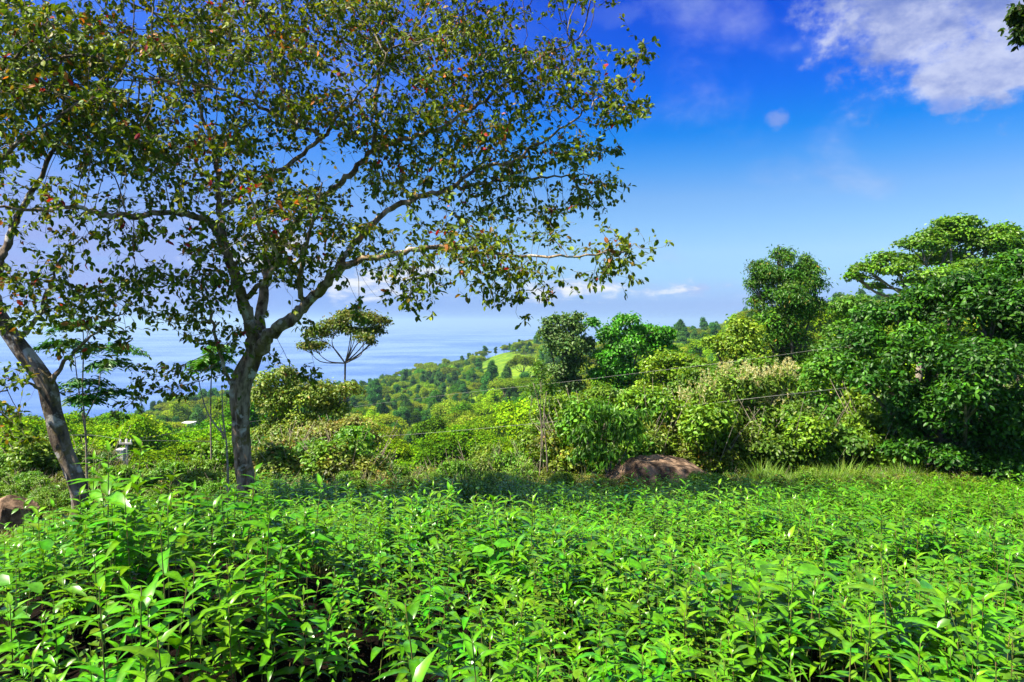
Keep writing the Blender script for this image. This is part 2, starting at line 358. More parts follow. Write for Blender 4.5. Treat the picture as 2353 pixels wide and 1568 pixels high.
# ------------------------------------------------------------------ foliage generators
def jit(rng, c, n, amt=.18, hue=.12):
    k = 1 + amt * rng.standard_normal((n, 1)); hu = 1 + hue * rng.standard_normal((n, 3)) * np.array([1, .35, .6])
    return np.clip(np.asarray(c)[None, :] * k * hu, .002, .9)
def crown_np(rng, blobs, lsize, density=1.0, sub=14, subr=.42, flat=.0, col=(.05, .13, .012), col2=None, T=T_QUAD, up=.5, droop=.2, amt=.2, under=.35, extra=None, wid=1.0, outl=0.35, nmax=60000):
    """blobs: (K,6) centre xyz + radii; leaf clumps sit on smaller lumps spread over each blob"""
    cs, rsub, cbl = [], [], []
    bl = np.asarray(blobs, float)
    for k, bb in enumerate(bl):
        n = max(5, int(sub)); d = unit(rng.standard_normal((n, 3)))
        low = d[:, 2] < -under; d[low, 2] *= -1
        rr = .45 + .5 * rng.random((n, 1)) ** .6
        cs.append(bb[:3] + d * rr * bb[3:6] * (1 - subr * .6)); rsub.append(np.outer(subr * (.6 + .7 * rng.random(n)), bb[3:6])); cbl.append(np.full(n, k))
    cs = np.vstack(cs); rsub = np.vstack(rsub)
    area = (rsub[:, 0] * rsub[:, 1] + rsub[:, 0] * rsub[:, 2] + rsub[:, 1] * rsub[:, 2]) / 3 * 12.6
    cnt = np.maximum(3, (density * area / (lsize * lsize * .45)).astype(int))
    if cnt.sum() > nmax: cnt = np.maximum(3, (cnt * nmax / cnt.sum()).astype(int))
    idx = np.repeat(np.arange(len(cs)), cnt); n = len(idx)
    d = unit(rng.standard_normal((n, 3))); low = (d[:, 2] < -.45) & (rng.random(n) < .7); d[low, 2] *= -1
    pos = cs[idx] + d * rsub[idx] * (.55 + .55 * rng.random((n, 1)) ** .5)
    stray = rng.random(n) < outl * .2; pos[stray] += d[stray] * lsize * 1.2
    nr = unit(d * .8 + rng.standard_normal((n, 3)) * .5 + np.array([0, 0, up]))
    dr = unit(np.cross(nr, rng.standard_normal((n, 3))) + np.array([0, 0, -droop]) + d * .35)
    clump = 1 + .22 * rng.standard_normal((len(cs), 1))
    c = jit(rng, col, n, amt)
    if col2 is not None:
        pick = rng.random(n) < .5 * np.clip(.5 + .9 * rng.standard_normal(len(cs)), 0, 1.6)[idx]; c[pick] = jit(rng, col2, int(pick.sum()), amt)
    c = np.clip(c * clump[idx], .002, .9)
    if extra is not None:
        pk = rng.random(n) < extra[1]; c[pk] = jit(rng, extra[0], int(pk.sum()), .2)
    return leaves_np(T, pos, dr, nr, lsize * (.7 + .6 * rng.random(n)), c, wid)

KINDS = {  # hillside forest kinds: (leaf colour, second colour, shape)
 'broad': ((.14, .28, .008), (.20, .34, .010), 'umbrella'),
 'dark': ((.065, .18, .010), (.10, .24, .012), 'round'),
 'light': ((.25, .40, .012), (.18, .33, .010), 'round'),
 'olive': ((.19, .29, .015), (.22, .27, .025), 'umbrella'),
 'blue': ((.06, .17, .03), (.08, .21, .04), 'tall')}
def tree_meshes(seed, kind):
    rng = np.random.default_rng(seed); c1, c2, shp = KINDS[kind]
    Rr, Ht = 6.0, 10.5
    bl = []
    if shp == 'umbrella':
        for k in range(16):
            a = rng.random() * 6.28; r = Rr * math.sqrt(rng.random()) * .78
            bl.append([r * math.cos(a), r * math.sin(a), Ht - 2.2 - .34 * r * r / Rr + rng.random() * .9, 2.0, 2.0, 1.35])
    elif shp == 'round':
        for k in range(15):
            a = rng.random() * 6.28; z = rng.random(); r = Rr * .62 * math.sqrt(max(.05, 1 - (z * 1.5 - .55) ** 2)) * (.4 + .6 * rng.random())
            bl.append([r * math.cos(a), r * math.sin(a), Ht * .32 + z * Ht * .52, 1.9, 1.9, 1.7])
    else:
        for k in range(13):
            a = rng.random() * 6.28; z = rng.random(); r = Rr * .42 * (1 - z * .6) * rng.random()
            bl.append([r * math.cos(a), r * math.sin(a), Ht * .30 + z * Ht * .72, 1.5, 1.5, 1.6])
    v, f, c = crown_np(rng, bl, .36, .8, 11, .5, col=c1, col2=c2, amt=.22, nmax=11000, up=.7)
    T = Tubes(); T.add(smooth_path([(0, 0, -1.5), (.1, 0, 2), (-.1, .1, Ht * .55)], 3), np.linspace(.28, .14, 7), 6)
    for bb in bl[::2]: T.add(smooth_path([(0, 0, Ht * (.3 + .2 * rng.random())), (bb[0] * .5, bb[1] * .5, bb[2] * .75), bb[:3]], 3), np.linspace(.11, .04, 7), 4)
    return mesh_np('crown_' + kind, v, f, M_FAR, c), T.mesh('trunk_' + kind, M_TWIG)
protos = {}
for k, kind in enumerate(KINDS): protos[kind] = [tree_meshes(100 + 10 * k + s, kind) for s in range(3)]

def gn_scatter(name, pts, rotz, scl, sources, label, cat, srcidx):
    """one object whose geometry nodes instance existing visible objects (each source = list of objects)"""
    me = bpy.data.meshes.new(name); me.vertices.add(len(pts)); me.vertices.foreach_set('co', np.asarray(pts, np.float32).ravel())
    for an, tp, val in (('rz', 'FLOAT', rotz), ('si', 'INT', srcidx)):
        a = me.attributes.new(an, tp, 'POINT'); a.data.foreach_set('value', np.asarray(val, np.float32 if tp == 'FLOAT' else np.int32))
    a = me.attributes.new('sc', 'FLOAT_VECTOR', 'POINT'); a.data.foreach_set('vector', np.asarray(scl, np.float32).ravel())
    o = obj(name, me); tag(o, label, cat, kind='stuff')
    ng = bpy.data.node_groups.new(name, 'GeometryNodeTree')
    ng.interface.new_socket('Geometry', in_out='INPUT', socket_type='NodeSocketGeometry'); ng.interface.new_socket('Geometry', in_out='OUTPUT', socket_type='NodeSocketGeometry')
    N = ng.nodes.new; L = ng.links.new
    gi, go = N('NodeGroupInput'), N('NodeGroupOutput'); jn = N('GeometryNodeJoinGeometry')
    for src in sources:
        g2 = N('GeometryNodeGeometryToInstance'); j2 = N('GeometryNodeJoinGeometry'); L(j2.outputs[0], g2.inputs[0])
        for s_ in src:
            oi = N('GeometryNodeObjectInfo'); oi.inputs['Object'].default_value = s_; L(oi.outputs['Geometry'], j2.inputs[0])
        L(g2.outputs[0], jn.inputs[0])
    ip = N('GeometryNodeInstanceOnPoints'); L(gi.outputs[0], ip.inputs['Points']); L(jn.outputs[0], ip.inputs['Instance'])
    ip.inputs['Pick Instance'].default_value = True
    def attr(nm, tp): q_ = N('GeometryNodeInputNamedAttribute'); q_.data_type = tp; q_.inputs[0].default_value = nm; return q_.outputs[0]
    L(attr('si', 'INT'), ip.inputs['Instance Index'])
    cb = N('ShaderNodeCombineXYZ'); L(attr('rz', 'FLOAT'), cb.inputs[2]); L(cb.outputs[0], ip.inputs['Rotation'])
    L(attr('sc', 'FLOAT_VECTOR'), ip.inputs['Scale']); L(ip.outputs[0], go.inputs[0])
    md = o.modifiers.new('scatter', 'NODES'); md.node_group = ng
    return o

# ------------------------------------------------------------------ hillside forest
rng = np.random.default_rng(5)
def clearing(px, py):  # bright grassy slope below the ridge
    return ((px - 1172) / 78) ** 2 + ((py - 853) / 40) ** 2 < 1
cand = []
grid = {}
def try_add(x, y, r):
    k = (int(x // 12), int(y // 12))
    for a in (-1, 0, 1):
        for b_ in (-1, 0, 1):
            for (u, v, r2) in grid.get((k[0] + a, k[1] + b_), ()):
                if (u - x) ** 2 + (v - y) ** 2 < (.60 * (r + r2)) ** 2: return False
    grid.setdefault(k, []).append((x, y, r)); return True
N0 = 31000
uu = rng.random((N0, 3))
yy = 48 + (760 - 48) * uu[:, 0] ** .62
pxs = -280 + uu[:, 1] * 3150
xx = (pxs - CX) / FD * yy; zz = H(xx, yy)
pyg = HY + (CAMZ - zz) / yy * FD
for x, y, z, px, py, t in zip(xx, yy, zz, pxs, pyg, uu[:, 2]):
    if z < SEA_Z + 20: continue
    s = .55 + .75 * t * t
    if y < 75: s *= .7
    if y > 180 and clearing(px, py): continue
    if try_add(x, y, 5.2 * s): cand.append((x, y, z, s, px))
cand.sort(key=lambda q: q[1] / q[3])
# what a ridge hides needs no tree of its own: keep those whose top clears the nearer canopy
hor = np.full(340, 1e9); keep = []
for q in sorted(cand, key=lambda q: q[1]):
    x, y, z, s, px = q; top = HY + (CAMZ - (z + 9.5 * s)) / y * FD; kk = int((px + 300) / 10)
    if top < hor[kk] + 60: keep.append(q)
    hor[kk] = min(hor[kk], top)
keep.sort(key=lambda q: q[1] / q[3] + (0 if -60 < q[4] < 2410 else 5000))
print('forest trees', len(cand), len(keep))
LBL = {'broad': ('flat topped mid green tree among the crowns of the hillside forest', 'flat topped green trees of the hillside forest'),
       'dark': ('dark green round tree among the crowns of the hillside forest', 'dark round trees of the hillside forest'),
       'light': ('yellow green round tree among the crowns of the hillside forest', 'yellow green trees of the hillside forest'),
       'olive': ('olive brown flat topped tree among the crowns of the hillside forest', 'olive brown trees of the hillside forest'),
       'blue': ('slim dark tree with a pointed crown in the hillside forest', 'slim pointed trees of the hillside forest')}
kn = list(KINDS)
src_objs = {}
def forest_tree(x, y, z, s, kind, var, rz, sq, label=None, group=None, cat='tree', name='forest_tree'):
    t = empty(name, (x, y, z), label or LBL[kind][0], cat, group if label else LBL[kind][1])
    t.rotation_euler.z = rz; t.scale = (s, s, s * sq)
    cm, tm = protos[kind][var]
    co_ = obj('crown', cm, t); to_ = obj('trunk', tm, t); src_objs.setdefault((kind, var), (co_, to_)); return t
rest = []
for i, (x, y, z, s, px) in enumerate(keep):
    w = [.46, .24, .16, .10, .04] if px > 900 else [.40, .30, .15, .10, .05]
    kd = kn[rng.choice(5, p=w)]; var = int(rng.integers(3)); rz = rng.random() * 6.28; sq = .8 + .35 * rng.random()
    if kd == 'blue' and y < 170: kd = 'broad'
    if i < 280: forest_tree(x, y, z, s, kd, var, rz, sq)
    else: rest.append((x, y, z, s, kn.index(kd) * 3 + var, rz, sq))
for kd in kn:
    for var in range(3):
        if (kd, var) not in src_objs:
            q = rest.pop(0); forest_tree(q[0], q[1], q[2], q[3], kd, var, q[5], q[6])
srcs = [list(src_objs[(kd, var)]) for kd in kn for var in range(3)]
ra = np.array([[q[0], q[1], q[2], q[3], q[4], q[5], q[6]] for q in rest])
gn_scatter('distant_forest', ra[:, :3], ra[:, 5], np.stack([ra[:, 3], ra[:, 3], ra[:, 3] * ra[:, 6]], -1), srcs,
           'dense green forest covering the far slopes down to the sea', 'forest', ra[:, 4])

# ------------------------------------------------------------------ shrubs and single trees in the middle distance
def blobs_px(lst, Yd, dy=1.0):
    """(px, py, rx, ry[, dY]) in frame pixels -> world blobs at depth Yd"""
    o = []
    for q in lst:
        px, py, rx, ry = q[:4]; d = Yd + (q[4] if len(q) > 4 else 0)
        c = P(px, py, d); k = d / FD; o.append([*c, rx * k, max(rx, ry) * k * dy, ry * k])
    return np.array(o)
def plant(name, label, cat, Yd, lst, lsize, col, col2=None, seed=1, base=None, density=.8, T=T_OVAL, stem=None, stem_mat=None, stem_r=.05,
          sub=14, subr=.4, mat=None, group=None, crown='crown', trunk='trunk', extra=None, droop=.3, up=.5, dy=1.0, wid=1.0, limbs=None, nmax=60000, amt=.2, flowers=None, under=.35):
    rng = np.random.default_rng(seed); bl = blobs_px(lst, Yd, dy)
    bx = bl[:, 0].mean() if base is None else P(base, 0, Yd)[0]; org = np.array([bx, Yd, hz(bx, Yd)])
    v, f, c = crown_np(rng, bl, lsize, density, sub, subr, col=col, col2=col2, T=T, droop=droop, up=up, extra=extra, wid=wid, nmax=nmax, amt=amt, under=under)
    root = empty(name, org, label, cat, group)
    obj(crown, mesh_np(crown, v - org, f, mat or M_BUSH, c), root)
    T_ = Tubes(); top = bl[:, 2].max(); low = bl[:, 2].min()
    if stem is None: stem = max(org[2] + .25, org[2] + (low - org[2]) * .6)
    else: stem = P(0, stem, Yd)[2]
    mid = np.array([bl[:, 0].mean() * .5 + bx * .5, Yd, stem])
    T_.add(smooth_path([org - [0, 0, .3], (org * .5 + mid * .5) + [.03, 0, 0], mid], 4), np.linspace(stem_r, stem_r * .75, 9), 8)
    for bb in (bl if limbs is None else bl[:limbs]):
        m2 = mid * .5 + bb[:3] * .5 + rng.standard_normal(3) * .08 * np.linalg.norm(bb[:3] - mid); m2[2] -= .05 * np.linalg.norm(bb[:3] - mid)
        T_.add(smooth_path([mid, m2, bb[:3]], 4), np.linspace(stem_r * .6, stem_r * .15, 9), 6)
        for _ in range(4):
            e = bb[:3] + unit(rng.standard_normal(3)) * bb[3:6] * .8; T_.add([bb[:3] * .5 + m2 * .5, (bb[:3] + e) / 2, e], np.array([.2, .13, .05]) * stem_r, 4)
    obj(trunk, T_.mesh(trunk, stem_mat or M_TWIG, org), root)
    if flowers:
        n, fs, fc = flowers
        d = unit(rng.standard_normal((n, 3))); d[:, 2] = np.abs(d[:, 2]); k = rng.integers(len(bl), size=n)
        pp = bl[k, :3] + d * bl[k, 3:6] * (.85 + .15 * rng.random((n, 1))); vv, ff, cc = [], [], []
        m = 26
        axis = unit(d * .5 + np.array([0, 0, .9]) + rng.standard_normal((n, 3)) * .25)
        t = rng.random((n, m, 1)); pos = pp[:, None] + axis[:, None] * t * fs + rng.standard_normal((n, m, 3)) * fs * .13 * (1.1 - t)
        pos = pos.reshape(-1, 3); L = len(pos)
        dr = unit(np.repeat(axis, m, 0) + rng.standard_normal((L, 3)) * .6)
        v, f, c = leaves_np(T_NARR, pos, dr, rng.standard_normal((L, 3)), fs * .28 * (.6 + .6 * rng.random(L)), jit(rng, fc, L, .15), 1.4)
        obj('flower_spikes', mesh_np('flower_spikes', v - org, f, mat or M_BUSH, c), root)
    return root
G_BR, G_MID, G_DK, G_YL = (.055, .20, .008), (.05, .15, .010), (.028, .09, .012), (.15, .25, .010)
OLV, BRN = (.10, .135, .020), (.17, .13, .05)
# big trees at right
plant('broad_crowned_tree', 'large tree with a wide domed pale green crown above the dark thicket at right', 'tree', 38,
      [(2180, 545, 75, 32), (2120, 570, 70, 30), (2250, 570, 90, 38), (2050, 605, 62, 26), (1995, 625, 50, 24), (1965, 640, 30, 14), (2330, 585, 80, 36), (2160, 600, 90, 26, 2), (2080, 625, 55, 20, -2),
       (2290, 620, 120, 34, -2), (2400, 590, 90, 60), (2180, 640, 90, 24, -3), (2010, 660, 28, 12, 1), (2120, 655, 70, 18), (2200, 520, 60, 22), (2300, 545, 70, 26), (2250, 670, 110, 34, -2), (2350, 680, 90, 50, -2), (2150, 690, 70, 30, -1)],
      .19, (.13, .27, .010), (.08, .20, .010), 11, base=2090, density=.8, sub=24, subr=.34, stem=690, stem_mat=M_PALE, stem_r=.22, T=T_QUAD, dy=.8, up=.7, nmax=40000, under=.0)
plant('feathery_tree', 'tall feathery green tree with a ragged upright crown left of the broad dome', 'tree', 27,
      [(1745, 618, 32, 26), (1862, 625, 36, 28), (1805, 660, 80, 40), (1800, 600, 38, 30), (1775, 640, 52, 34), (1840, 640, 45, 38), (1880, 655, 26, 18), (1730, 655, 26, 20), (1800, 690, 85, 40), (1790, 735, 72, 40), (1850, 720, 55, 40), (1800, 780, 70, 40), (1850, 615, 14, 34), (1745, 700, 30, 24), (1820, 830, 60, 36), (1790, 585, 20, 18), (1885, 700, 24, 14)],
      .14, (.085, .21, .014), (.13, .25, .014), 12, base=1815, density=.75, sub=20, subr=.36, stem=850, stem_r=.13, T=T_NARR, wid=1.5, nmax=42000, extra=((.28, .2, .02), .02), droop=.5)
plant('dark_thicket_tree', 'massive dark green leafy tree hung with foliage down to the ground at the right edge', 'tree', 17.5,
      [(2180, 700, 120, 50, 2), (2060, 740, 95, 60, 1), (2280, 720, 110, 90), (1990, 800, 70, 60, 1), (2120, 820, 120, 80), (2260, 860, 130, 90, -1), (2030, 880, 70, 60), (2360, 800, 90, 120), (2150, 940, 120, 70), (2330, 960, 100, 80, -1), (2270, 1010, 90, 50, -.5), (2080, 990, 60, 50, .5), (2400, 660, 70, 80, 1), (2220, 920, 80, 60, -1.5), (2090, 1040, 60, 34, -.3), (2180, 1060, 70, 34, -.8), (2290, 1070, 80, 36, -1), (2380, 1050, 60, 50, -.5), (1960, 850, 45, 45, 1), (2340, 640, 90, 60, .5), (2230, 665, 80, 44, .5), (2120, 690, 70, 36, 1)],
      .125, (.034, .115, .006), (.085, .23, .009), 13, base=2210, density=.62, sub=24, subr=.34, stem=1040, stem_r=.14, T=T_LANC, wid=1.5, nmax=90000, droop=.1, up=.6, mat=M_BUSH)
plant('vine_covered_tree', 'light green leafy tree draped in vines under the feathery tree', 'tree', 23,
      [(1960, 720, 50, 40, 3), (1940, 790, 55, 60, 2), (1905, 870, 60, 60), (1980, 900, 50, 60), (1900, 950, 70, 50), (1980, 980, 70, 50), (1900, 820, 40, 40, 1)],
      .13, (.11, .24, .014), (.08, .20, .01), 14, base=1930, density=.7, stem_r=.1, T=T_OVAL, nmax=22000)
plant('yellowing_tree', 'yellow green tree with loose leaves just left of the feathery tree', 'tree', 26,
      [(1710, 760, 40, 34), (1690, 810, 55, 45), (1740, 860, 60, 50), (1680, 870, 50, 40), (1770, 920, 50, 40), (1640, 790, 26, 20)],
      .125, (.16, .28, .016), (.10, .23, .012), 15, base=1720, density=.7, stem_r=.1, T=T_OVAL, nmax=20000, extra=((.28, .20, .03), .012))
plant('bluish_tree', 'bluish dark green tree with a square crown in front of the sea', 'tree', 44,
      [(1290, 745, 38, 24), (1270, 770, 36, 26), (1325, 765, 36, 30), (1300, 800, 56, 34), (1320, 840, 42, 34), (1290, 860, 40, 30), (1255, 742, 14, 9), (1345, 800, 26, 26), (1310, 890, 45, 34), (1330, 730, 18, 10)],
      .20, (.10, .21, .045), (.13, .25, .05), 16, base=1310, density=.72, stem=880, stem_r=.16, T=T_QUAD, nmax=16000)
plant('bright_green_tree', 'bright green tree with rounded lobes right of the bluish tree', 'tree', 44,
      [(1435, 745, 38, 24), (1480, 765, 50, 28), (1520, 775, 34, 28), (1405, 775, 36, 28), (1450, 800, 70, 34), (1510, 810, 46, 28), (1400, 830, 50, 32), (1450, 860, 60, 34), (1380, 870, 36, 32), (1440, 910, 60, 40), (1365, 745, 22, 14, 1)],
      .20, (.06, .24, .008), (.09, .28, .01), 17, base=1440, density=.72, stem=900, stem_r=.16, T=T_QUAD, nmax=16000)
plant('golden_tree', 'yellow green domed tree in front of the bright green tree', 'tree', 36,
      [(1540, 830, 46, 22), (1580, 840, 44, 22), (1500, 850, 36, 24), (1550, 865, 70, 26), (1610, 860, 34, 24), (1520, 895, 60, 30), (1600, 890, 40, 26)],
      .17, (.21, .37, .010), (.14, .30, .01), 18, base=1550, density=.72, stem_r=.12, T=T_QUAD, nmax=14000)
plant('flowering_shrub', 'tall shrub covered in cream flower spikes behind the large boulder', 'shrub', 20,
      [(1680, 890, 70, 40), (1740, 900, 60, 44), (1620, 930, 60, 44), (1700, 960, 90, 50), (1580, 970, 50, 40), (1780, 960, 55, 50), (1640, 1010, 80, 44), (1560, 1020, 45, 34), (1740, 1030, 80, 40), (1800, 880, 30, 34)],
      .15, (.16, .29, .022), (.12, .24, .018), 19, base=1680, density=.7, sub=16, stem_r=.08, T=T_LANC, nmax=24000, flowers=(230, .34, (.60, .56, .28)))
plant('compound_leaf_shrub', 'shrub with drooping feather like leaves left of the large boulder', 'shrub', 17.5,
      [(1390, 960, 50, 34), (1345, 1000, 45, 40), (1430, 1000, 50, 40), (1380, 1050, 60, 40), (1460, 960, 40, 30), (1330, 1060, 36, 30)],
      .15, (.09, .24, .012), (.12, .28, .014), 20, base=1410, density=.6, T=T_LANC, stem_r=.05, nmax=14000, droop=1.3, up=1.0)
plant('sapling', 'thin sapling with two pale stems and a light tuft left of the feather leaved shrub', 'sapling', 19,
      [(1240, 870, 26, 34), (1262, 905, 24, 26), (1222, 905, 20, 24), (1245, 840, 16, 18)],
      .11, (.14, .25, .02), (.10, .22, .02), 21, base=1248, density=.5, stem=985, stem_r=.022, stem_mat=M_PALE, T=T_NARR, wid=1.6, nmax=5000)
plant('round_leaved_shrub', 'pale green vine covered shrub between flowering shrub and dark thicket', 'shrub', 19,
      [(1870, 1000, 60, 40), (1930, 1020, 70, 40), (1830, 980, 34, 30), (2010, 1020, 50, 34), (1890, 960, 40, 30, 1)],
      .15, (.085, .21, .02), (.06, .17, .014), 22, base=1900, density=.7, T=T_OVAL, nmax=14000)
plant('dry_shrub', 'brownish olive shrub with a dry domed top right of the main trunk', 'shrub', 21,
      [(760, 990, 60, 26), (820, 985, 50, 30), (720, 1020, 60, 40), (800, 1030, 70, 40), (850, 1020, 34, 30), (770, 1060, 60, 30)],
      .09, (.16, .22, .03), (.21, .21, .05), 23, base=790, density=.7, T=T_OVAL, stem_r=.06, nmax=20000, amt=.2, extra=((.28, .19, .06), .04))
plant('flat_topped_tree', 'small rusty flat topped tree standing against the sea', 'tree', 27,
      [(810, 735, 50, 22), (850, 742, 36, 26), (770, 755, 46, 22), (735, 775, 40, 24), (880, 745, 20, 18), (795, 722, 20, 12), (720, 800, 34, 16, 1), (835, 780, 30, 14, -1), (870, 765, 20, 20), (820, 765, 50, 14), (705, 800, 28, 14), (855, 790, 14, 12)],
      .10, (.14, .21, .02), (.23, .21, .05), 24, base=783, density=.5, sub=18, stem=835, stem_r=.05, T=T_QUAD, nmax=9000, amt=.3, under=0)
plant('leafy_olive_tree', 'olive green small tree behind the main trunk on its right', 'tree', 24,
      [(640, 880, 60, 40), (690, 920, 60, 46), (620, 940, 60, 50), (740, 910, 50, 36), (670, 990, 80, 50), (610, 1020, 50, 50), (760, 950, 50, 30), (800, 900, 40, 20)],
      .105, (.15, .23, .02), (.19, .24, .03), 25, base=680, density=.6, T=T_OVAL, stem_r=.09, nmax=30000, amt=.2, extra=((.30, .22, .03), .02))
plant('low_green_shrub', 'deep green low shrub below the dry domed shrub', 'shrub', 18.5,
      [(700, 1075, 60, 24), (640, 1070, 50, 26), (860, 1075, 44, 24), (780, 1085, 60, 20)],
      .13, (.045, .13, .012), (.12,.16,.02), 26, base=720, density=.7, T=T_OVAL, nmax=9000)

plant('thicket_shrub', 'bright green tangled thicket under the bright green tree', 'shrub', 31,
      [(1300, 940, 60, 36), (1380, 930, 60, 44), (1460, 930, 60, 40), (1540, 940, 60, 44), (1600, 930, 50, 40, -1), (1420, 990, 70, 40), (1500, 1000, 60, 40), (1250, 985, 50, 36), (1340, 990, 50, 40), (1220, 1020, 44, 26)],
      .15, (.12, .25, .012), (.08, .20, .012), 27, base=1420, density=.75, T=T_OVAL, stem_r=.07, nmax=30000)
plant('thicket_shrub', 'yellow green tangled thicket behind the flowering shrub', 'shrub', 25,
      [(1620, 870, 50, 36), (1680, 880, 50, 36), (1740, 850, 50, 36), (1840, 880, 50, 46), (1820, 940, 50, 46), (1560, 910, 50, 40), (1640, 930, 70, 40)],
      .14, (.15, .26, .014), (.10, .21, .012), 28, base=1700, density=.75, T=T_OVAL, stem_r=.07, nmax=24000)
# undergrowth: three little bush shapes, a few single ones and the mass of the rest
def bush_proto(seed, col, col2, ls=.085, T=T_OVAL, extra=None):
    rng = np.random.default_rng(seed); bl = []
    for k in range(6):
        a = rng.random() * 6.28; r = .55 * rng.random() ** .5; bl.append([r * math.cos(a), r * math.sin(a), .35 + .75 * rng.random(), .42, .42, .38])
    v, f, c = crown_np(rng, bl, ls, .6, 8, .5, col=col, col2=col2, T=T, nmax=3600, extra=extra, amt=.28)
    t = Tubes()
    for bb in bl: t.add(smooth_path([(0, 0, -.3), (bb[0] * .4, bb[1] * .4, bb[2] * .5), bb[:3]], 3), np.linspace(.02, .006, 7), 4)
    for k in range(5):
        a = rng.random() * 6.28; t.add([(0, 0, 0), (.5 * math.cos(a), .5 * math.sin(a), .9), (.9 * math.cos(a), .9 * math.sin(a), 1.35 + .3 * rng.random())], [.012, .008, .003], 3)
    return mesh_np('foliage', v, f, M_BUSH, c), t.mesh('stems', M_PALE)
bp_ = [bush_proto(300, (.15, .22, .015), (.19, .25, .02), extra=((.3, .2, .05), .04)), bush_proto(301, (.18, .22, .03), (.21, .23, .035), .075, extra=((.30, .20, .06), .06)), bush_proto(302, (.11, .25, .010), (.16, .29, .014)),
       bush_proto(303, (.07, .17, .012), (.10, .22, .014)), bush_proto(304, (.13, .26, .018), (.16, .24, .03), .095, T_LANC)]
BL = [('olive bush with thin pale stems in the scrub below the garden', 'olive bushes in the scrub'), ('dry brownish bush in the scrub below the garden', 'dry brown bushes in the scrub'),
      ('fresh green bush in the scrub below the garden', 'fresh green bushes in the scrub'), ('dark green bush in the scrub below the garden', 'dark green bushes in the scrub'), ('pale green narrow leaved bush in the scrub below the garden', 'pale narrow leaved bushes in the scrub')]
rng = np.random.default_rng(8); pts = []
N1 = 6400; yy = 16.6 + 42 * rng.random(N1) ** 1.25; pxs = -350 + rng.random(N1) * 3250
for y, px in zip(yy, pxs):
    x = (px - CX) / FD * y
    if y < 18.6 and 1290 < px < 2120: continue
    if y < 17.5 and px > 380: continue
    if px > 1280 and rng.random() < .25: continue
    if 245 < px < 320 and y < 25: continue
    s = (.5 + .95 * rng.random() ** 1.6) * (1 + .03 * (y - 17)); z = hz(x, y)
    left = px < 950
    if 830 < px < 1330: s *= .62
    if px < 560: s *= .8
    w = [.34, .22, .18, .12, .14] if left else ([.30, .06, .30, .10, .24] if px < 1350 else [.12, .04, .36, .22, .26])
    pts.append((x, y, z, s, int(rng.choice(5, p=w)), rng.random() * 6.28, .75 + .5 * rng.random()))
pts.sort(key=lambda q: q[1] + (0 if -40 < CX + FD * q[0] / q[1] < 2390 else 500)); bsrc = {}
def little_bush(q, k):
    t = empty('scrub_bush', q[:3], BL[k][0], 'bush', BL[k][1]); t.rotation_euler.z = q[5]; t.scale = (q[3], q[3], q[3] * q[6])
    a = obj('foliage', bp_[k][0], t); b_ = obj('stems', bp_[k][1], t); bsrc.setdefault(k, [a, b_])
for q in pts[:260]: little_bush(q, q[4])
ra = np.array(pts[260:])
gn_scatter('scrub', ra[:, :3], ra[:, 5], np.stack([ra[:, 3], ra[:, 3], ra[:, 3] * ra[:, 6]], -1), [bsrc[k] for k in range(5)],
           'mixed green and brown scrub filling the slope below the garden', 'scrub', ra[:, 4])

# ------------------------------------------------------------------ the two near trees
def colonize(rng, seeds, attr, step=.2, di=1.6, dk=.34, iters=90, jitter=.42, sag=-.04):
    """space colonisation: seeds (points, parent index) -> grown skeleton"""
    pos = [np.array(p) for p, _ in seeds]; par = [q for _, q in seeds]
    A = attr.copy(); Pn = np.array(pos)
    best = np.full(len(A), 1e9); bi = np.zeros(len(A), int)
    def upd(newp, i0):
        for s in range(0, len(newp), 400):
            d = np.linalg.norm(A[:, None] - newp[None, s:s + 400], axis=2); k = d.argmin(1); m = d[np.arange(len(A)), k]
            u = m < best; best[u] = m[u]; bi[u] = k[u] + i0 + s
    upd(Pn, 0); alive = best > dk
    for it in range(iters):
        act = alive & (best < di * (1.1 if it > 25 else .6))
        if not act.any(): break
        ids = np.unique(bi[act]); newp = []
        allp = np.array(pos)
        for k in ids:
            m = act & (bi == k); d = unit(A[m] - allp[k]).sum(0) + rng.standard_normal(3) * jitter; d[2] += sag
            l = np.linalg.norm(d)
            if l < 1e-6: continue
            newp.append((allp[k] + d / l * step, k))
        if not newp: break
        i0 = len(pos); pos += [p for p, _ in newp]; par += [k for _, k in newp]
        ob = best.copy(); upd(np.array([p for p, _ in newp]), i0); alive &= best > dk
    return np.array(pos), np.array(par)
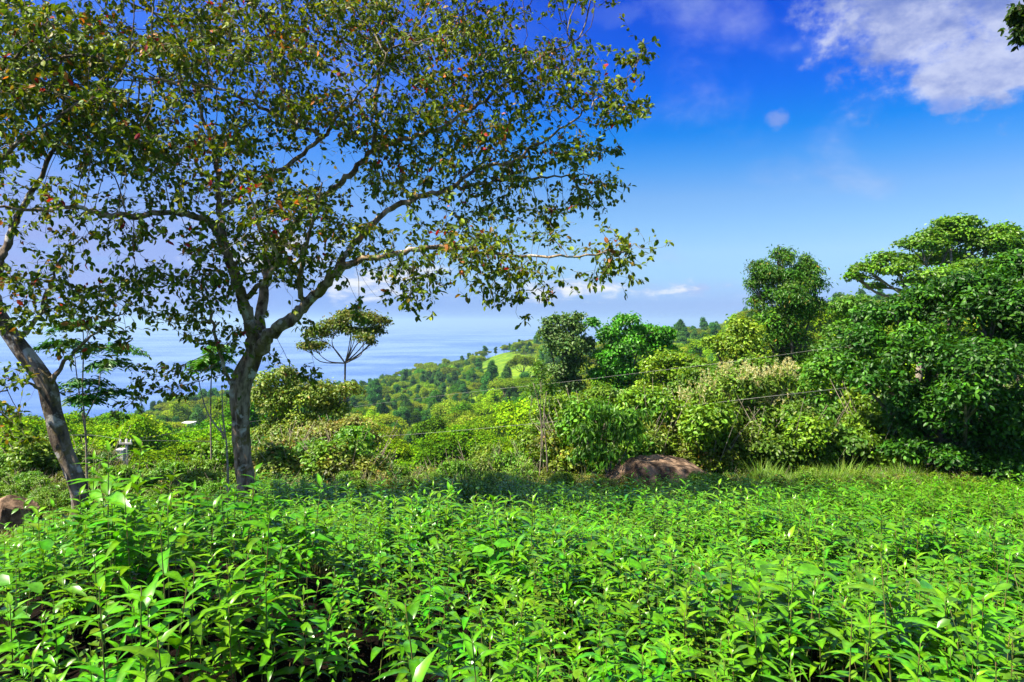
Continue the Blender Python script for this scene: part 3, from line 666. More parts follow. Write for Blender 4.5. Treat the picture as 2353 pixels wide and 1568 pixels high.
def tree_from(name, label, cat, Yd, trunk, limbs, blobs, n_attr, seed, bark_m, lsize, cols, leaf_n=2, dk=.32, r_twig=.0026, group=None, lean=0, base_flare=.14, warm=.03, tipn=5, di=1.6, cull=0.0, spray=.48):
    """trunk / limbs: polylines of (px, py, dY, radius_m); blobs: (px, py, rx, ry, dY, depth_radius_m, weight)"""
    rng = np.random.default_rng(seed)
    def poly(l): return np.array([[*P(px, py, Yd + dY), r] for px, py, dY, r in l])
    tr = smooth_path(poly(trunk), 6); org = tr[0, :3].copy(); org[2] = hz(org[0], org[1])
    tr0 = tr[0].copy(); tr0[2] = org[2] - .3; tr0[3] *= 1.25; tr = np.vstack([tr0, tr])
    root = empty(name, org, label, cat, group)
    ph = rng.random(6) * 6.28
    def lobe(th, s, p):
        z = p[:, 2:3] - org[2]
        return 1 + .17 * np.abs(np.cos(1.5 * th + ph[0] + z * .8)) - .1 + .10 * np.cos(5 * th + ph[1] - z * 1.7) + .05 * np.cos(2 * th + ph[2] + z * 4) + .05 * np.sin(z * 9 + 2 * th + ph[3]) + base_flare * np.exp(-z / .28) * (1 + .5 * np.cos(4 * th + ph[4]))
    T = Tubes(); T.add(tr[:, :3], tr[:, 3], 28, lobe); obj('trunk', T.mesh('trunk', bark_m, org), root)
    seeds = []; r0 = []; 
    for s_ in tr[:: 3]: seeds.append((s_[:3], len(seeds) - 1)); r0.append(0)
    seeds = []
    for l in limbs:
        pl = smooth_path(poly(l), 5); w = pl.copy(); n = len(w)
        w[1:-1, :3] += rng.standard_normal((n - 2, 3)) * .018
        lb = lambda th, s, p: 1 + .08 * np.cos(3 * th + p[:, 0:1] * 6) + .06 * np.sin(2 * th + p[:, 2:3] * 9) + .05 * np.sin(p[:, 2:3] * 23 + p[:, 0:1] * 19)
        T = Tubes(); T.add(w[:, :3], w[:, 3], 14, lb); obj('limb', T.mesh('limb', bark_m, org), root)
        i0 = len(seeds)
        for k, s_ in enumerate(w): seeds.append((s_[:3], -1 if k == 0 else i0 + k - 1))
    ns = len(seeds)
    wt = np.array([q[2] * q[3] * q[6] for q in blobs]); cnt = (n_attr * wt / wt.sum()).astype(int)
    A = []
    for q, c_ in zip(blobs, cnt):
        px, py, rx, ry, dY, dr_, _ = q
        nc = max(3, int(c_ / 24)); uc = unit(rng.standard_normal((nc, 3))) * rng.random((nc, 1)) ** (1 / 2.6)
        rel = spray / (np.array([rx, 0, ry]) / FD * Yd + np.array([0, dr_, 0])); rel[2] *= .38
        u = uc[rng.integers(nc, size=c_)] * (1 - .35 * np.minimum(rel, 1)) + unit(rng.standard_normal((c_, 3))) * rng.random((c_, 1)) ** .4 * np.minimum(rel, .8)
        d = Yd + dY + u[:, 1] * dr_; k = d / FD
        A.append(np.stack([(px + u[:, 0] * rx - CX) * k, d, CAMZ - (py + u[:, 2] * ry - HY) * k], -1))
    for l in limbs:                       # side twigs along the outer two thirds of every limb
        w = smooth_path(poly(l), 5); k0 = int(len(w) * .30); m = int(n_attr * .0035 * (len(w) - k0) / 10)
        if m and len(l) > 4: A.append(w[rng.integers(k0, len(w), m), :3] + rng.standard_normal((m, 3)) * np.array([.42, .42, .34]))
    A = np.vstack(A)
    if cull: # open sky holes through the crown
        nz = vnoise(A[:, 0] * .6, A[:, 2] * 1.3, .62, 3) + .6 * vnoise((A[:, 1] + A[:, 0]) * .7, A[:, 2] * 1.4, .4, 5); A = A[nz < cull]
    pos, par = colonize(rng, seeds, A, dk=dk, di=di)
    n = len(pos); ch = [[] for _ in range(n)]
    for i in range(ns, n): ch[par[i]].append(i)
    tipd = np.zeros(n, int); rad = np.full(n, r_twig)
    for i in range(n - 1, ns - 1, -1):
        if ch[i]: rad[i] = min(.035, (sum(rad[c_] ** 2.3 for c_ in ch[i])) ** (1 / 2.3)); tipd[i] = 1 + max(tipd[c_] for c_ in ch[i])
    T = Tubes(); done = np.zeros(n, bool)
    for i in range(ns, n):
        p_ = par[i]
        if done[i]: continue
        chain = [p_, i]; done[i] = True; cur = i
        while ch[cur]:
            nx = max(ch[cur], key=lambda c_: rad[c_]); 
            if done[nx]: break
            chain.append(nx); done[nx] = True; cur = nx
        rr = rad[chain].copy(); rr[0] = rr[1]
        T.add(pos[chain], rr, 5 if rr[0] > .012 else 3, cap=False)
    tw = T; tw.f.append(np.zeros((0, 4), int))
    me = mesh_np('twigs', np.vstack(tw.v) - org, np.vstack(tw.f), M_TWIG if bark_m is M_BARK else M_TWIG, smooth=True); obj('twigs', me, root)
    idx = [i for i in range(ns, n) if tipd[i] <= tipn]; P_, D_ = [], []
    for i in idx:
        k = leaf_n + (5.0 if tipd[i] == 0 else (1 if tipd[i] == 1 else 0)); k = int(k) + (rng.random() < k % 1)
        dd = pos[i] - pos[par[i]]
        for _ in range(k): P_.append(pos[i] - dd * rng.random() + rng.standard_normal(3) * .02); D_.append(unit(dd) * .6)
    P_ = np.array(P_); D_ = np.array(D_); L = len(P_)
    D_ = D_ + rng.standard_normal((L, 3)) * .55 + np.array([0, 0, -.35])
    nr = unit(rng.standard_normal((L, 3)) * .55 + np.array([-.15, -.2, .8]))
    c = jit(rng, cols[0], L, .22); pk = rng.random(L) < .35; c[pk] = jit(rng, cols[1], int(pk.sum()), .2)
    # warm leaves come in small patches
    wn = vnoise(P_[:, 0], P_[:, 2], .55, 7) + .5 * vnoise(P_[:, 1], P_[:, 0], .4, 2)
    pk = rng.random(L) < warm * np.clip(1 + 2 * wn, .15, 3); c[pk] = jit(rng, (.42, .17, .03), int(pk.sum()), .25); pk2 = pk & (rng.random(L) < .35); c[pk2] = jit(rng, (.34, .04, .02), int(pk2.sum()), .25)
    pk = rng.random(L) < warm * 1.5; c[pk] = jit(rng, (.22, .19, .02), int(pk.sum()), .2)
    v, f, cc = leaves_np(T_OVAL, P_, D_, nr, lsize * (.6 + .6 * rng.random(L)), c, .85 + .3 * rng.random(L))
    obj('crown', mesh_np('crown', v - org, f, M_TREE, cc), root)
    open('/tmp/log.txt', 'a').write(f'{name} {n} {L}\n'); return root
TL = ((.068, .135, .007), (.18, .275, .007))
main_trunk = [(566, 1120, 0, .16), (560, 1060, 0, .15), (556, 1000, 0, .152), (553, 930, 0, .165), (556, 880, 0, .19), (570, 840, 0, .17), (586, 805, 0, .155), (594, 780, 0, .14)]
SLIM = .86
main_limbs = [
 [(588, 815, 0, .15), (576, 760, -.1, .135), (568, 715, -.2, .125), (550, 665, -.3, .115), (535, 620, -.4, .105), (516, 572, -.5, .095), (497, 525, -.7, .085), (478, 506, -.9, .075), (438, 495, -1.2, .065), (380, 490, -1.5, .055), (305, 497, -1.8, .05), (240, 490, -2.1, .045), (180, 480, -2.3, .035), (90, 482, -2.6, .026), (-40, 476, -2.8, .016)],
 [(520, 580, -.5, .07), (508, 505, -.2, .062), (500, 435, .2, .055), (496, 375, .5, .046), (478, 300, .8, .038), (450, 220, 1.0, .03), (420, 130, 1.1, .022), (400, 40, 1.2, .015)],
 [(592, 800, .1, .14), (600, 730, .4, .12), (611, 645, .8, .105), (627, 590, 1.2, .09), (655, 540, 1.4, .08), (700, 490, 1.4, .075), (753, 446, 1.3, .072), (789, 414, 1.1, .068), (825, 382, 1.0, .062), (861, 345, .8, .056), (915, 324, .7, .05), (987, 304, .6, .044), (1059, 266, .5, .038), (1113, 231, .5, .033), (1185, 176, .4, .026), (1257, 126, .4, .02), (1329, 90, .3, .012)],
 [(596, 805, -.1, .15), (627, 763, -.3, .135), (665, 736, -.4, .125), (705, 701, -.5, .115), (744, 654, -.7, .1), (783, 619, -.9, .085), (822, 600, -1.1, .07), (860, 592, -1.2, .06), (920, 581, -1.4, .05), (978, 570, -1.5, .042), (1056, 570, -1.6, .035), (1140, 582, -1.7, .028), (1240, 592, -1.8, .022), (1350, 588, -1.8, .016), (1440, 578, -1.8, .01)],
 [(770, 630, -.8, .08), (800, 578, -.7, .072), (838, 530, -.5, .066), (890, 484, -.3, .06), (933, 465, -.1, .056), (1005, 439, .1, .05), (1059, 430, .3, .044), (1113, 421, .5, .036), (1180, 412, .6, .028), (1257, 407, .8, .02), (1340, 400, .9, .01)],
 [(1040, 432, .2, .04), (1095, 389, .1, .036), (1167, 375, 0, .032), (1203, 353, 0, .028), (1275, 306, -.1, .022), (1329, 270, -.1, .017), (1365, 234, -.2, .013), (1440, 180, -.2, .009)],
 [(858, 348, .8, .05), (864, 252, 1.2, .042), (868, 162, 1.5, .036), (862, 90, 1.6, .03), (826, 36, 1.7, .022), (800, -20, 1.7, .015)],
 [(505, 480, .0, .055), (540, 455, .3, .05), (576, 432, .5, .048), (648, 389, .4, .044), (720, 331, .2, .038), (749, 306, 0, .034), (775, 270, -.3, .03), (800, 245, -.5, .024), (850, 190, -.8, .016), (900, 110, -1, .01)],
 [(740, 312, 0, .032), (684, 288, -.5, .03), (612, 252, -1, .028), (540, 216, -1.4, .025), (440, 190, -1.7, .022), (324, 180, -2, .018), (240, 140, -2.2, .012)],
 [(548, 890, -.05, .05), (524, 868, -.2, .035), (500, 797, -.4, .03), (487, 734, -.6, .026), (470, 660, -.8, .018), (450, 600, -1, .012)],
 [(700, 705, -.4, .06), (690, 640, -.9, .045), (700, 570, -1.2, .034), (720, 500, -1.4, .024), (740, 420, -1.6, .014)],
 [(560, 690, -.2, .05), (610, 640, -1.0, .04), (640, 590, -1.6, .03), (600, 520, -2.2, .022), (570, 440, -2.6, .014)],
 [(870, 150, 1.4, .03), (930, 120, 1.2, .024), (1010, 70, 1.0, .018), (1100, 20, .9, .01)],
 [(684, 288, -.5, .028), (640, 190, .1, .024), (590, 110, .6, .022), (560, 60, .7, .018), (530, 0, .8, .012)],
]
MB = [ (1100, 560, 130, 34, -1.5, .8, 1.3), (1260, 600, 130, 48, -1.7, .8, 2.6), (1390, 600, 75, 46, -1.8, .6, 2.8), (1160, 670, 50, 40, -1.6, .4, 1.2), (960, 660, 60, 50, -1.2, .5, 1.2), (1300, 480, 110, 30, .8, .8, .7), (1180, 480, 120, 30, .6, 1, .6),(1300, -60, 160, 80, .3, 2, .7), (1000, -70, 220, 90, .5, 2.6, .9), (650, -70, 220, 90, .3, 2.8, .9), (350, -60, 220, 90, 0, 2.8, .9), (60, -50, 200, 90, -1, 2, .6), (80, 150, 120, 120, -1.5, 1.6, .7),
  (640, 560, 90, 50, -.8, 1.2, .9), (380, 620, 110, 50, -1.2, .9, .8), (560, 560, 60, 50, -1, 1, .6), (860, 300, 110, 60, .6, 1.8, .5), (1080, 360, 150, 50, .2, 1.6, .6), # px, py, rx, ry, dY, depth, weight
 (1455, 140, 70, 50, -.2, .9, .8), (1400, 230, 90, 70, -.2, 1.2, .9), (1260, 170, 140, 100, .3, 1.8, 1.0), (1110, 100, 150, 100, .4, 2.2, 1.0), (1250, 60, 110, 55, .4, 1.5, .6), (1340, 110, 60, 40, .2, 1, .5),
 (950, 90, 160, 110, .6, 2.6, 1.1), (780, 70, 160, 110, .4, 2.8, 1.15), (600, 90, 160, 120, .2, 2.8, 1.1), (420, 110, 150, 120, 0, 2.8, 1.1), (250, 130, 140, 120, -.6, 2.4, 1.0),
 (1000, 230, 150, 80, .4, 2.2, 1.0), (1150, 300, 170, 70, .2, 1.6, .8), (1330, 340, 110, 60, 0, 1.2, .8), (1350, 420, 90, 45, .5, 1.0, .8), (1180, 420, 140, 45, .4, 1.4, .7), (1020, 500, 130, 30, .2, 1.2, .35),
 (1210, 560, 140, 40, -1.4, 1.2, .8), (1340, 610, 80, 42, -1.7, .8, 1.0), (1420, 580, 40, 28, -1.8, .5, 1.0), (1080, 590, 120, 32, -1.5, 1.0, .8), (1150, 640, 60, 30, -1.6, .5, .5), (1180, 690, 24, 22, -1.6, .3, .6), (1190, 735, 14, 12, -1.6, .2, .7),
 (940, 640, 60, 46, -1.2, .6, .7), (950, 700, 26, 26, -1.2, .3, .6), (1000, 660, 36, 24, -1.3, .4, .5),
 (400, 300, 170, 110, -.6, 2.4, 1.1), (560, 300, 140, 90, -.4, 2.2, .9), (700, 240, 120, 80, 0, 2.2, .8), (840, 260, 90, 60, .2, 2, .55), (250, 300, 140, 110, -1.4, 2, 1.0), (160, 380, 110, 70, -1.8, 1.4, .8),
 (330, 420, 140, 60, -1.5, 1.4, .75), (560, 400, 110, 50, -.5, 1.6, .5), (680, 470, 110, 50, -1, 1.6, .9), (800, 520, 80, 40, -.6, 1.2, .7), (600, 500, 70, 40, -1.2, 1.4, .5), (900, 400, 100, 50, .4, 1.5, .55),
 (650, 600, 70, 60, -.4, 1.2, 1.0), (600, 660, 50, 60, -.6, .8, .7), (710, 590, 50, 40, -.8, .8, .6), (700, 660, 45, 60, -.7, .6, .6), (330, 560, 110, 40, -1.6, 1, .45), (440, 580, 80, 40, -1.1, .8, .5), (470, 660, 70, 60, -.8, .7, .7),
 (430, 740, 70, 50, -.8, .7, .6), (500, 790, 60, 60, -.6, .5, .5), (400, 860, 80, 50, -.8, .6, .75), (330, 900, 40, 40, -.9, .4, .6), (480, 850, 50, 30, -.5, .4, .5), (690, 850, 50, 26, -.3, .5, .7), (640, 830, 30, 30, -.3, .4, .4), (700, 760, 40, 30, -.5, .4, .3),
 (270, 960, 30, 26, -1, .3, .4), (330, 680, 60, 60, -1.2, .8, .4)]
tree_from('big_shade_tree', 'large spreading tree with a twisted brown trunk and open leafy crown', 'tree', 13, main_trunk, [[(a, b_, c_, r_ * (SLIM if r_ > .05 else 1)) for a, b_, c_, r_ in l] for l in main_limbs], MB, 30000, 41, M_BARK, .108, TL, leaf_n=.75, dk=.13, warm=.035, tipn=4, cull=.42)
left_trunk = [(192, 1172, 0, .15), (168, 1085, 0, .135), (140, 1013, 0, .13), (122, 946, 0, .135), (106, 880, 0, .145), (60, 818, 0, .13), (12, 752, 0, .125), (-18, 705, 0, .12)]
left_limbs = [
 [(-10, 720, 0, .12), (-12, 660, .1, .085), (0, 600, .2, .075), (18, 560, .3, .066), (36, 511, .4, .058), (61, 461, .5, .05), (104, 389, .6, .04), (140, 300, .7, .03), (150, 200, .8, .02), (190, 110, .9, .012)],
 [(-10, 715, 0, .11), (-60, 620, -.3, .09), (-110, 500, -.6, .07), (-80, 360, -.8, .05), (-20, 240, -1, .035), (40, 130, -1.2, .02), (110, 50, -1.3, .012)],
 [(112, 890, 0, .07), (128, 862, -.1, .045), (160, 820, -.2, .026), (200, 780, -.3, .02), (250, 740, -.4, .014), (300, 700, -.5, .008)],
 [(40, 790, 0, .05), (90, 720, -.4, .035), (110, 660, -.6, .025), (140, 600, -.8, .016), (190, 545, -.9, .01)],
 [(-40, 400, -.6, .04), (60, 320, -1.2, .03), (160, 250, -1.5, .02), (260, 210, -1.7, .01)],
 [(100, 900, 0, .03), (60, 880, -.5, .02), (20, 890, -.8, .014), (-20, 920, -1, .01)]]
LBb = [(60, 60, 130, 90, -.6, 1.6, 1), (180, 120, 110, 90, -.5, 1.4, .8), (30, 200, 130, 100, -.6, 1.6, 1), (60, 330, 120, 70, -.8, 1.2, .9), (-60, 300, 120, 120, -.6, 1.6, .6), (180, 240, 90, 70, -.9, 1, .7),
 (60, 650, 70, 40, -.5, .6, .8), (150, 680, 80, 50, -.5, .6, 1), (240, 690, 70, 50, -.5, .6, .8), (60, 720, 60, 40, -.5, .5, .6), (170, 750, 90, 45, -.4, .6, .9), (290, 760, 40, 40, -.5, .4, .5), (-10, 640, 50, 40, -.5, .5, .5),
 (40, 870, 50, 30, -.8, .4, .5), (10, 960, 50, 30, -.9, .4, .5), (120, 610, 60, 24, -.7, .4, .4), (60, 1010, 60, 14, -.9, .4, .35)]
tree_from('leaning_tree', 'leaning tree with a pale lichen spotted trunk at the left edge', 'tree', 12, left_trunk, left_limbs, LBb, 7500, 42, M_BARK2, .118, TL, leaf_n=.75, dk=.15, warm=.04, tipn=4, cull=.8)
# the branch tip of a tree standing just outside the frame at right
tree_from('overhanging_tree', 'dark leaves of a tree that hang into the top right corner', 'tree', 9, [(2750, 1500, 0, .2), (2740, 1100, 0, .17), (2720, 700, 0, .14), (2690, 300, 0, .11)],
          [[(2692, 320, 0, .08), (2600, 120, 0, .05), (2500, 20, 0, .03), (2420, 10, 0, .018), (2370, 30, 0, .008)], [(2692, 320, 0, .07), (2760, 100, .2, .05), (2820, -40, .3, .03)]],
          [(2358, 35, 30, 22, 0, .15, 7), (2356, 80, 16, 30, 0, .1, 8), (2450, 0, 90, 60, 0, .5, 1), (2600, 40, 140, 100, 0, .8, 1), (2760, -40, 160, 120, 0, 1, 1)], 1100, 43, M_BARK, .085, ((.03, .07, .01), (.05, .1, .01)), leaf_n=3, dk=.10, warm=.0)

# ------------------------------------------------------------------ garden bed of glossy shoots
def shoot_plant(seed):
    rng = np.random.default_rng(seed); Ps, Ds, Ns, Ss, Cs, Ws = [], [], [], [], [], []; T = Tubes()
    for s in range(1 if seed % 2 else int(rng.integers(2, 4))):
        h = .55 + .40 * rng.random(); a = rng.random() * 6.28; ln = .34 * rng.random() if s else .05
        base = np.array([.05 * math.cos(a), .05 * math.sin(a), 0]); top = base + np.array([ln * math.cos(a), ln * math.sin(a), h])
        mid = (base + top) / 2 + np.array([math.cos(a), math.sin(a), 0]) * ln * .12
        path = smooth_path([base - [0, 0, .1], mid, top], 6); T.add(path, np.linspace(.005, .0025, len(path)), 5)
        phi = rng.random() * 6.28; z = .36 + .14 * rng.random(); n = 0
        while z < 1.0:
            p = path[min(len(path) - 1, int(z * (len(path) - 1)))] * 1.0
            t = z * (len(path) - 1); i = min(int(t), len(path) - 2); p = path[i] * (1 - t + i) + path[i + 1] * (t - i)
            young = max(0, (z - .80) / .2)
            for q in (0, math.pi):
                if rng.random() < .08: continue
                an = phi + q + .25 * rng.standard_normal(); pit = R(16 + 11 * rng.standard_normal()) + young * R(30) + z * R(20)
                d = np.array([math.cos(an) * math.cos(pit), math.sin(an) * math.cos(pit), math.sin(pit)])
                Ps.append(p); Ds.append(d); Ns.append(np.array([-math.cos(an) * math.sin(pit), -math.sin(an) * math.sin(pit), math.cos(pit)]) + rng.standard_normal(3) * .18)
                Ss.append((.165 + .03 * rng.standard_normal()) * (1 - .6 * young) * (.75 + .25 * min(1, z * 2)))
                c = np.array([.066, .21, .004]) * (1 + .14 * rng.standard_normal()) * np.array([1 + .2 * rng.standard_normal(), 1, 1])
                c = c * (1 - young) + np.array([.11, .28, .006]) * young
                if rng.random() < .0006: c = np.array([.40, .34, .02])
                Cs.append(c); Ws.append(1 + .18 * rng.standard_normal())
            phi += math.pi / 2 + .2 * rng.standard_normal(); z += (.068 + .025 * rng.random()) * (1 - .35 * young)
    v, f, c = leaves_np(T_FORE, np.array(Ps), np.array(Ds), np.array(Ns), np.abs(Ss), np.clip(Cs, .003, .9), np.array(Ws))
    return mesh_np('leaves', v, f, M_FORE, c, smooth=True), T.mesh('stem', M_STEM)
def weed_plant(seed, big):
    rng = np.random.default_rng(seed); Ps, Ds, Ns, Ss = [], [], [], []; T = Tubes()
    for s in range(4 if big else 6):
        a = rng.random() * 6.28; h = .45 + .45 * rng.random(); top = np.array([.3 * math.cos(a) * rng.random(), .3 * math.sin(a) * rng.random(), h])
        path = smooth_path([(0, 0, -.1), top * .5 + [.02, 0, 0], top], 5); T.add(path, np.linspace(.004, .0015, len(path)), 4)
        for t in np.linspace(.3, 1, 7 if big else 14):
            an = rng.random() * 6.28; Ps.append(top * t + rng.standard_normal(3) * .015); Ds.append([math.cos(an), math.sin(an), .3 * rng.standard_normal() + .1]); Ns.append([.2 * rng.standard_normal(), .2 * rng.standard_normal(), 1]); Ss.append((.13 if big else .06) * (.6 + .7 * rng.random()))
    n = len(Ps); v, f, c = leaves_np(T_OVAL, np.array(Ps), np.array(Ds), np.array(Ns), np.array(Ss), jit(rng, (.06, .20, .008) if big else (.11, .23, .010), n, .2), 1.3 if big else 1.0)
    return mesh_np('leaves', v, f, M_FORE, c, smooth=True), T.mesh('stem', M_STEM)
SP = [shoot_plant(500 + k) for k in range(12)] + [weed_plant(520, True), weed_plant(521, False)]
rng = np.random.default_rng(9); cells = {}; bed = []
N2 = 52000; yy = 1.6 + 15.6 * rng.random(N2) ** .6; xx = (rng.random(N2) * 2 - 1) * (yy * .80 + 2.0)
bare = vnoise(xx, yy, .75, 11)
for x, y, bn in zip(xx, yy, bare):
    px = CX + FD * x / y
    if px < 215 and y > 8.2 + .8 * math.sin(x * 3): continue
    if px < 480 and y > 9.5: continue
    if y > 16.2 + .5 * math.sin(x * 2.1): continue
    if 1400 < px < 1660 and y > 16.3: continue
    if (x + 4.99) ** 2 + (y - 13) ** 2 < .3: continue
    if px < 1150 and 2.2 < y < 6.8 and bn > .34: continue
    if bn > .62 and y < 9: continue
    rmin = (.19 if px < 1150 else .155) if y < 7.5 else .145
    if bn > .5 and px < 1500: rmin *= 1.35
    k = (int(x / .2), int(y / .2)); ok = True
    for a in (-1, 0, 1):
        for c_ in (-1, 0, 1):
            for (u, v) in cells.get((k[0] + a, k[1] + c_), ()):
                if (u - x) ** 2 + (v - y) ** 2 < rmin * rmin: ok = False
    if not ok: continue
    cells.setdefault(k, []).append((x, y))
    s = (.62 + .50 * rng.random()) * (1 + .18 * math.sin(x * 1.3 + y)) * (1.0 if y < 7 else 1 - .035 * (y - 7))
    if px < 230: s *= .85
    bed.append((x, y, hz(x, y), s, int(rng.integers(12)) if rng.random() > .09 else 12 + int(rng.random() < .6), rng.random() * 6.28))
bed.sort(key=lambda q: q[1] + (0 if abs(q[0]) < .78 * q[1] + .15 else 50)); print('bed plants', len(bed))
psrc = {}
def bed_plant(q, label='glossy bright green leafy shoot in the front of the dense garden bed', group='leafy shoots in the front of the garden bed'):
    t = empty('leafy_plant', q[:3], label, 'plant', group); t.rotation_euler = (rng.normal() * .06, rng.normal() * .06, q[5]); t.scale = (q[3],) * 3
    a = obj('leaves', SP[q[4]][0], t); b_ = obj('stem', SP[q[4]][1], t); psrc.setdefault(q[4], [a, b_]); return t
for q in bed[:285]: bed_plant(q)
ra = np.array(bed[285:])
gn_scatter('garden_bed', ra[:, :3], ra[:, 5], np.repeat(ra[:, 3:4], 3, 1), [psrc[k] for k in range(14)],
           'dense bed of bright green leafy plants stretching back to the boulder', 'ground cover', ra[:, 4])
# tall single shoots that stand out
for px, py, Yd, s, lb in ((562, 1050, 5.6, 1.35, 'tall shoot standing in front of the twisted trunk'), (420, 1065, 5.4, 1.3, 'tall shoot with a bright tip between the two trunks'),
                          (300, 1075, 5.3, 1.25, 'tall shoot beside the leaning pale trunk'), (1040, 1400, 3.6, 1.25, 'tall dark green shoot low in the centre of the bed'),
                          (1480, 1150, 9.5, 1.3, 'tall shoot right of centre rising above the bed'), (1370, 1180, 8.5, 1.25, 'tall reddish stemmed shoot left of the boulder')):
    p = P(px, py, Yd); z = hz(p[0], Yd); sc = min(1.35, max(.6, (p[2] - z) / .82))
    bed_plant((p[0], Yd, z, sc, int(rng.integers(12)), rng.random() * 6.28), lb, None)

# ------------------------------------------------------------------ grasses and weeds
def blades(name, label, cat, n, seed, area, hgt, col, col2, bend=.35, wid=.012, mat=M_GRASS):
    rng = np.random.default_rng(seed); x, y = area(rng, n); z = H(x, y); n = len(x)
    a = rng.random(n) * 6.28; d = np.stack([np.cos(a) * bend * rng.random(n), np.sin(a) * bend * rng.random(n), np.ones(n)], -1)
    ts = np.array([0, .35, .7, 1]); ww = np.array([1, .8, .5, .05])
    tv = []
    for t, w in zip(ts, ww): tv += [(-w, t, -.45 * t * t), (w, t, -.45 * t * t)]
    tf = np.array([(2 * i, 2 * i + 1, 2 * i + 3, 2 * i + 2) for i in range(3)])
    h = hgt * (.5 + .6 * rng.random(n)) * (1 + .45 * vnoise(x, y, .5, seed)); c = jit(rng, col, n, .2); pk = rng.random(n) < .35; c[pk] = jit(rng, col2, int(pk.sum()), .2)
    v, f, cc = leaves_np((np.array(tv), tf), np.stack([x, y, z], -1), d, np.stack([-np.cos(a), -np.sin(a), np.zeros(n)], -1) + .01, h, c, (wid / h))
    o = obj(name, mesh_np(name, v, f, mat, cc)); tag(o, label, cat, kind='stuff'); return o
def box_area(px0, px1, y0, y1):
    def f(rng, n):
        y = y0 + (y1 - y0) * rng.random(n); px = px0 + (px1 - px0) * rng.random(n); return (px - CX) / FD * y, y
    return f
blades('tall_grass', 'tall pale green grass between the boulder and the dark thicket', 'grass', 9000, 60, box_area(1740, 2110, 16.2, 18.8), .72, (.12, .27, .02), (.17, .30, .04))
blades('short_grass', 'short yellow green grass around the leaning tree and its rock', 'grass', 26000, 61, box_area(-100, 500, 8.0, 17), .22, (.12, .20, .02), (.2, .2, .04), .8)
blades('grass_fringe', 'thin dry grass along the far edge of the bed', 'grass', 9000, 62, box_area(560, 1420, 15.8, 18.5), .6, (.14, .19, .03), (.26, .22, .09), .6)
blades('rush_tuft', 'tuft of upright dark green rushes behind the centre of the bed', 'grass', 260, 63, lambda rng, n: ((1130 - CX) / FD * 14 + .38 * rng.standard_normal(n), 14 + .25 * rng.standard_normal(n)), 1.15, (.04, .13, .02), (.07, .18, .03), .45, .010)
# low weeds round the left tree use the little bush shapes
rng = np.random.default_rng(77); n = 420; y = 8.6 + 8.5 * rng.random(n); px = -100 + 640 * rng.random(n); x = (px - CX) / FD * y
okm = ~(((px < 95) & (y > 10) & (y < 12.4)) | ((px > 120) & (px < 240) & (y > 10.9) & (y < 13)))
x, y = x[okm], y[okm]; n = len(x)
sc = (.16 + .16 * rng.random(n)) * (1 + np.clip(y - 13, 0, 5) * .35)
gn_scatter('weeds', np.stack([x, y, H(x, y)], -1), rng.random(n) * 6.28, np.repeat(sc[:, None], 3, 1), [bsrc[k] for k in range(5)],
           'low yellow green weeds around the foot of the leaning tree', 'weeds', rng.choice([0, 2, 4, 4, 2], n))

rng = np.random.default_rng(78); n = 620; y = 15.6 + 3.2 * rng.random(n); px = 560 + 1900 * rng.random(n); x = (px - CX) / FD * y
okm = ~((px > 1425) & (px < 1625) & (y > 16.4)); x, y = x[okm], y[okm]; n = len(x); sc = .22 + .28 * rng.random(n)
gn_scatter('edge_weeds', np.stack([x, y, H(x, y)], -1), rng.random(n) * 6.28, np.repeat(sc[:, None], 3, 1), [bsrc[k] for k in range(5)],
           'mixed green weeds along the far edge of the bed', 'weeds', rng.choice([0, 2, 4, 3, 2], n))

# ------------------------------------------------------------------ rocks
def rock(name, label, px, py, Yd, rx, ry, rz, seed, cut=None, flat=1.0):
    rng = np.random.default_rng(seed); nu, nv = 56, 36
    U, V = np.meshgrid(np.linspace(0, 2 * np.pi, nu, endpoint=False), np.linspace(.001, np.pi - .001, nv), indexing='ij')
    d = np.stack([np.cos(U) * np.sin(V), np.sin(U) * np.sin(V), np.cos(V)], -1).reshape(-1, 3)
    pl = unit(rng.standard_normal((26, 3))); off = .80 + .2 * rng.random(26)
    if cut is not None: pl = np.vstack([pl, unit(np.array(cut[0])[None])]); off = np.append(off, cut[1])
    dots = d @ pl.T; r = np.minimum(1.08, np.min(np.where(dots > .05, off / np.maximum(dots, .05), 9), axis=1))
    r = r + .025 * vnoise(d[:, 0] * 3 + d[:, 2], d[:, 1] * 3, .5, seed) + .012 * vnoise(d[:, 0] * 9, d[:, 2] * 9, .6, seed + 1)
    c = P(px, py, Yd); c[2] = hz(c[0], c[1]); v = d * r[:, None] * np.array([rx, ry, rz])
    i, j = np.meshgrid(np.arange(nu), np.arange(nv - 1), indexing='ij'); i2 = (i + 1) % nu
    f = np.stack([i * nv + j, i * nv + j + 1, i2 * nv + j + 1, i2 * nv + j], -1).reshape(-1, 4)
    o = obj(name, mesh_np(name, v, f, M_ROCK, smooth=False)); o.location = tuple(c); tag(o, label, 'rock'); return o
rock('boulder', 'broad flat brown boulder at the far edge of the bed', 1520, 0, 17.2, 1.5, .9, 1.28, 70, ((.12, -.05, 1), .72))
rock('boulder', 'rounded brown rock with a dark cut face beside the leaning tree', 28, 0, 11.6, .46, .45, .62, 71, ((.8, -.55, .1), .50))
rock('stone', 'small grey stone lying among the plants near the rushes', 1020, 0, 13.2, .2, .16, .55, 72)

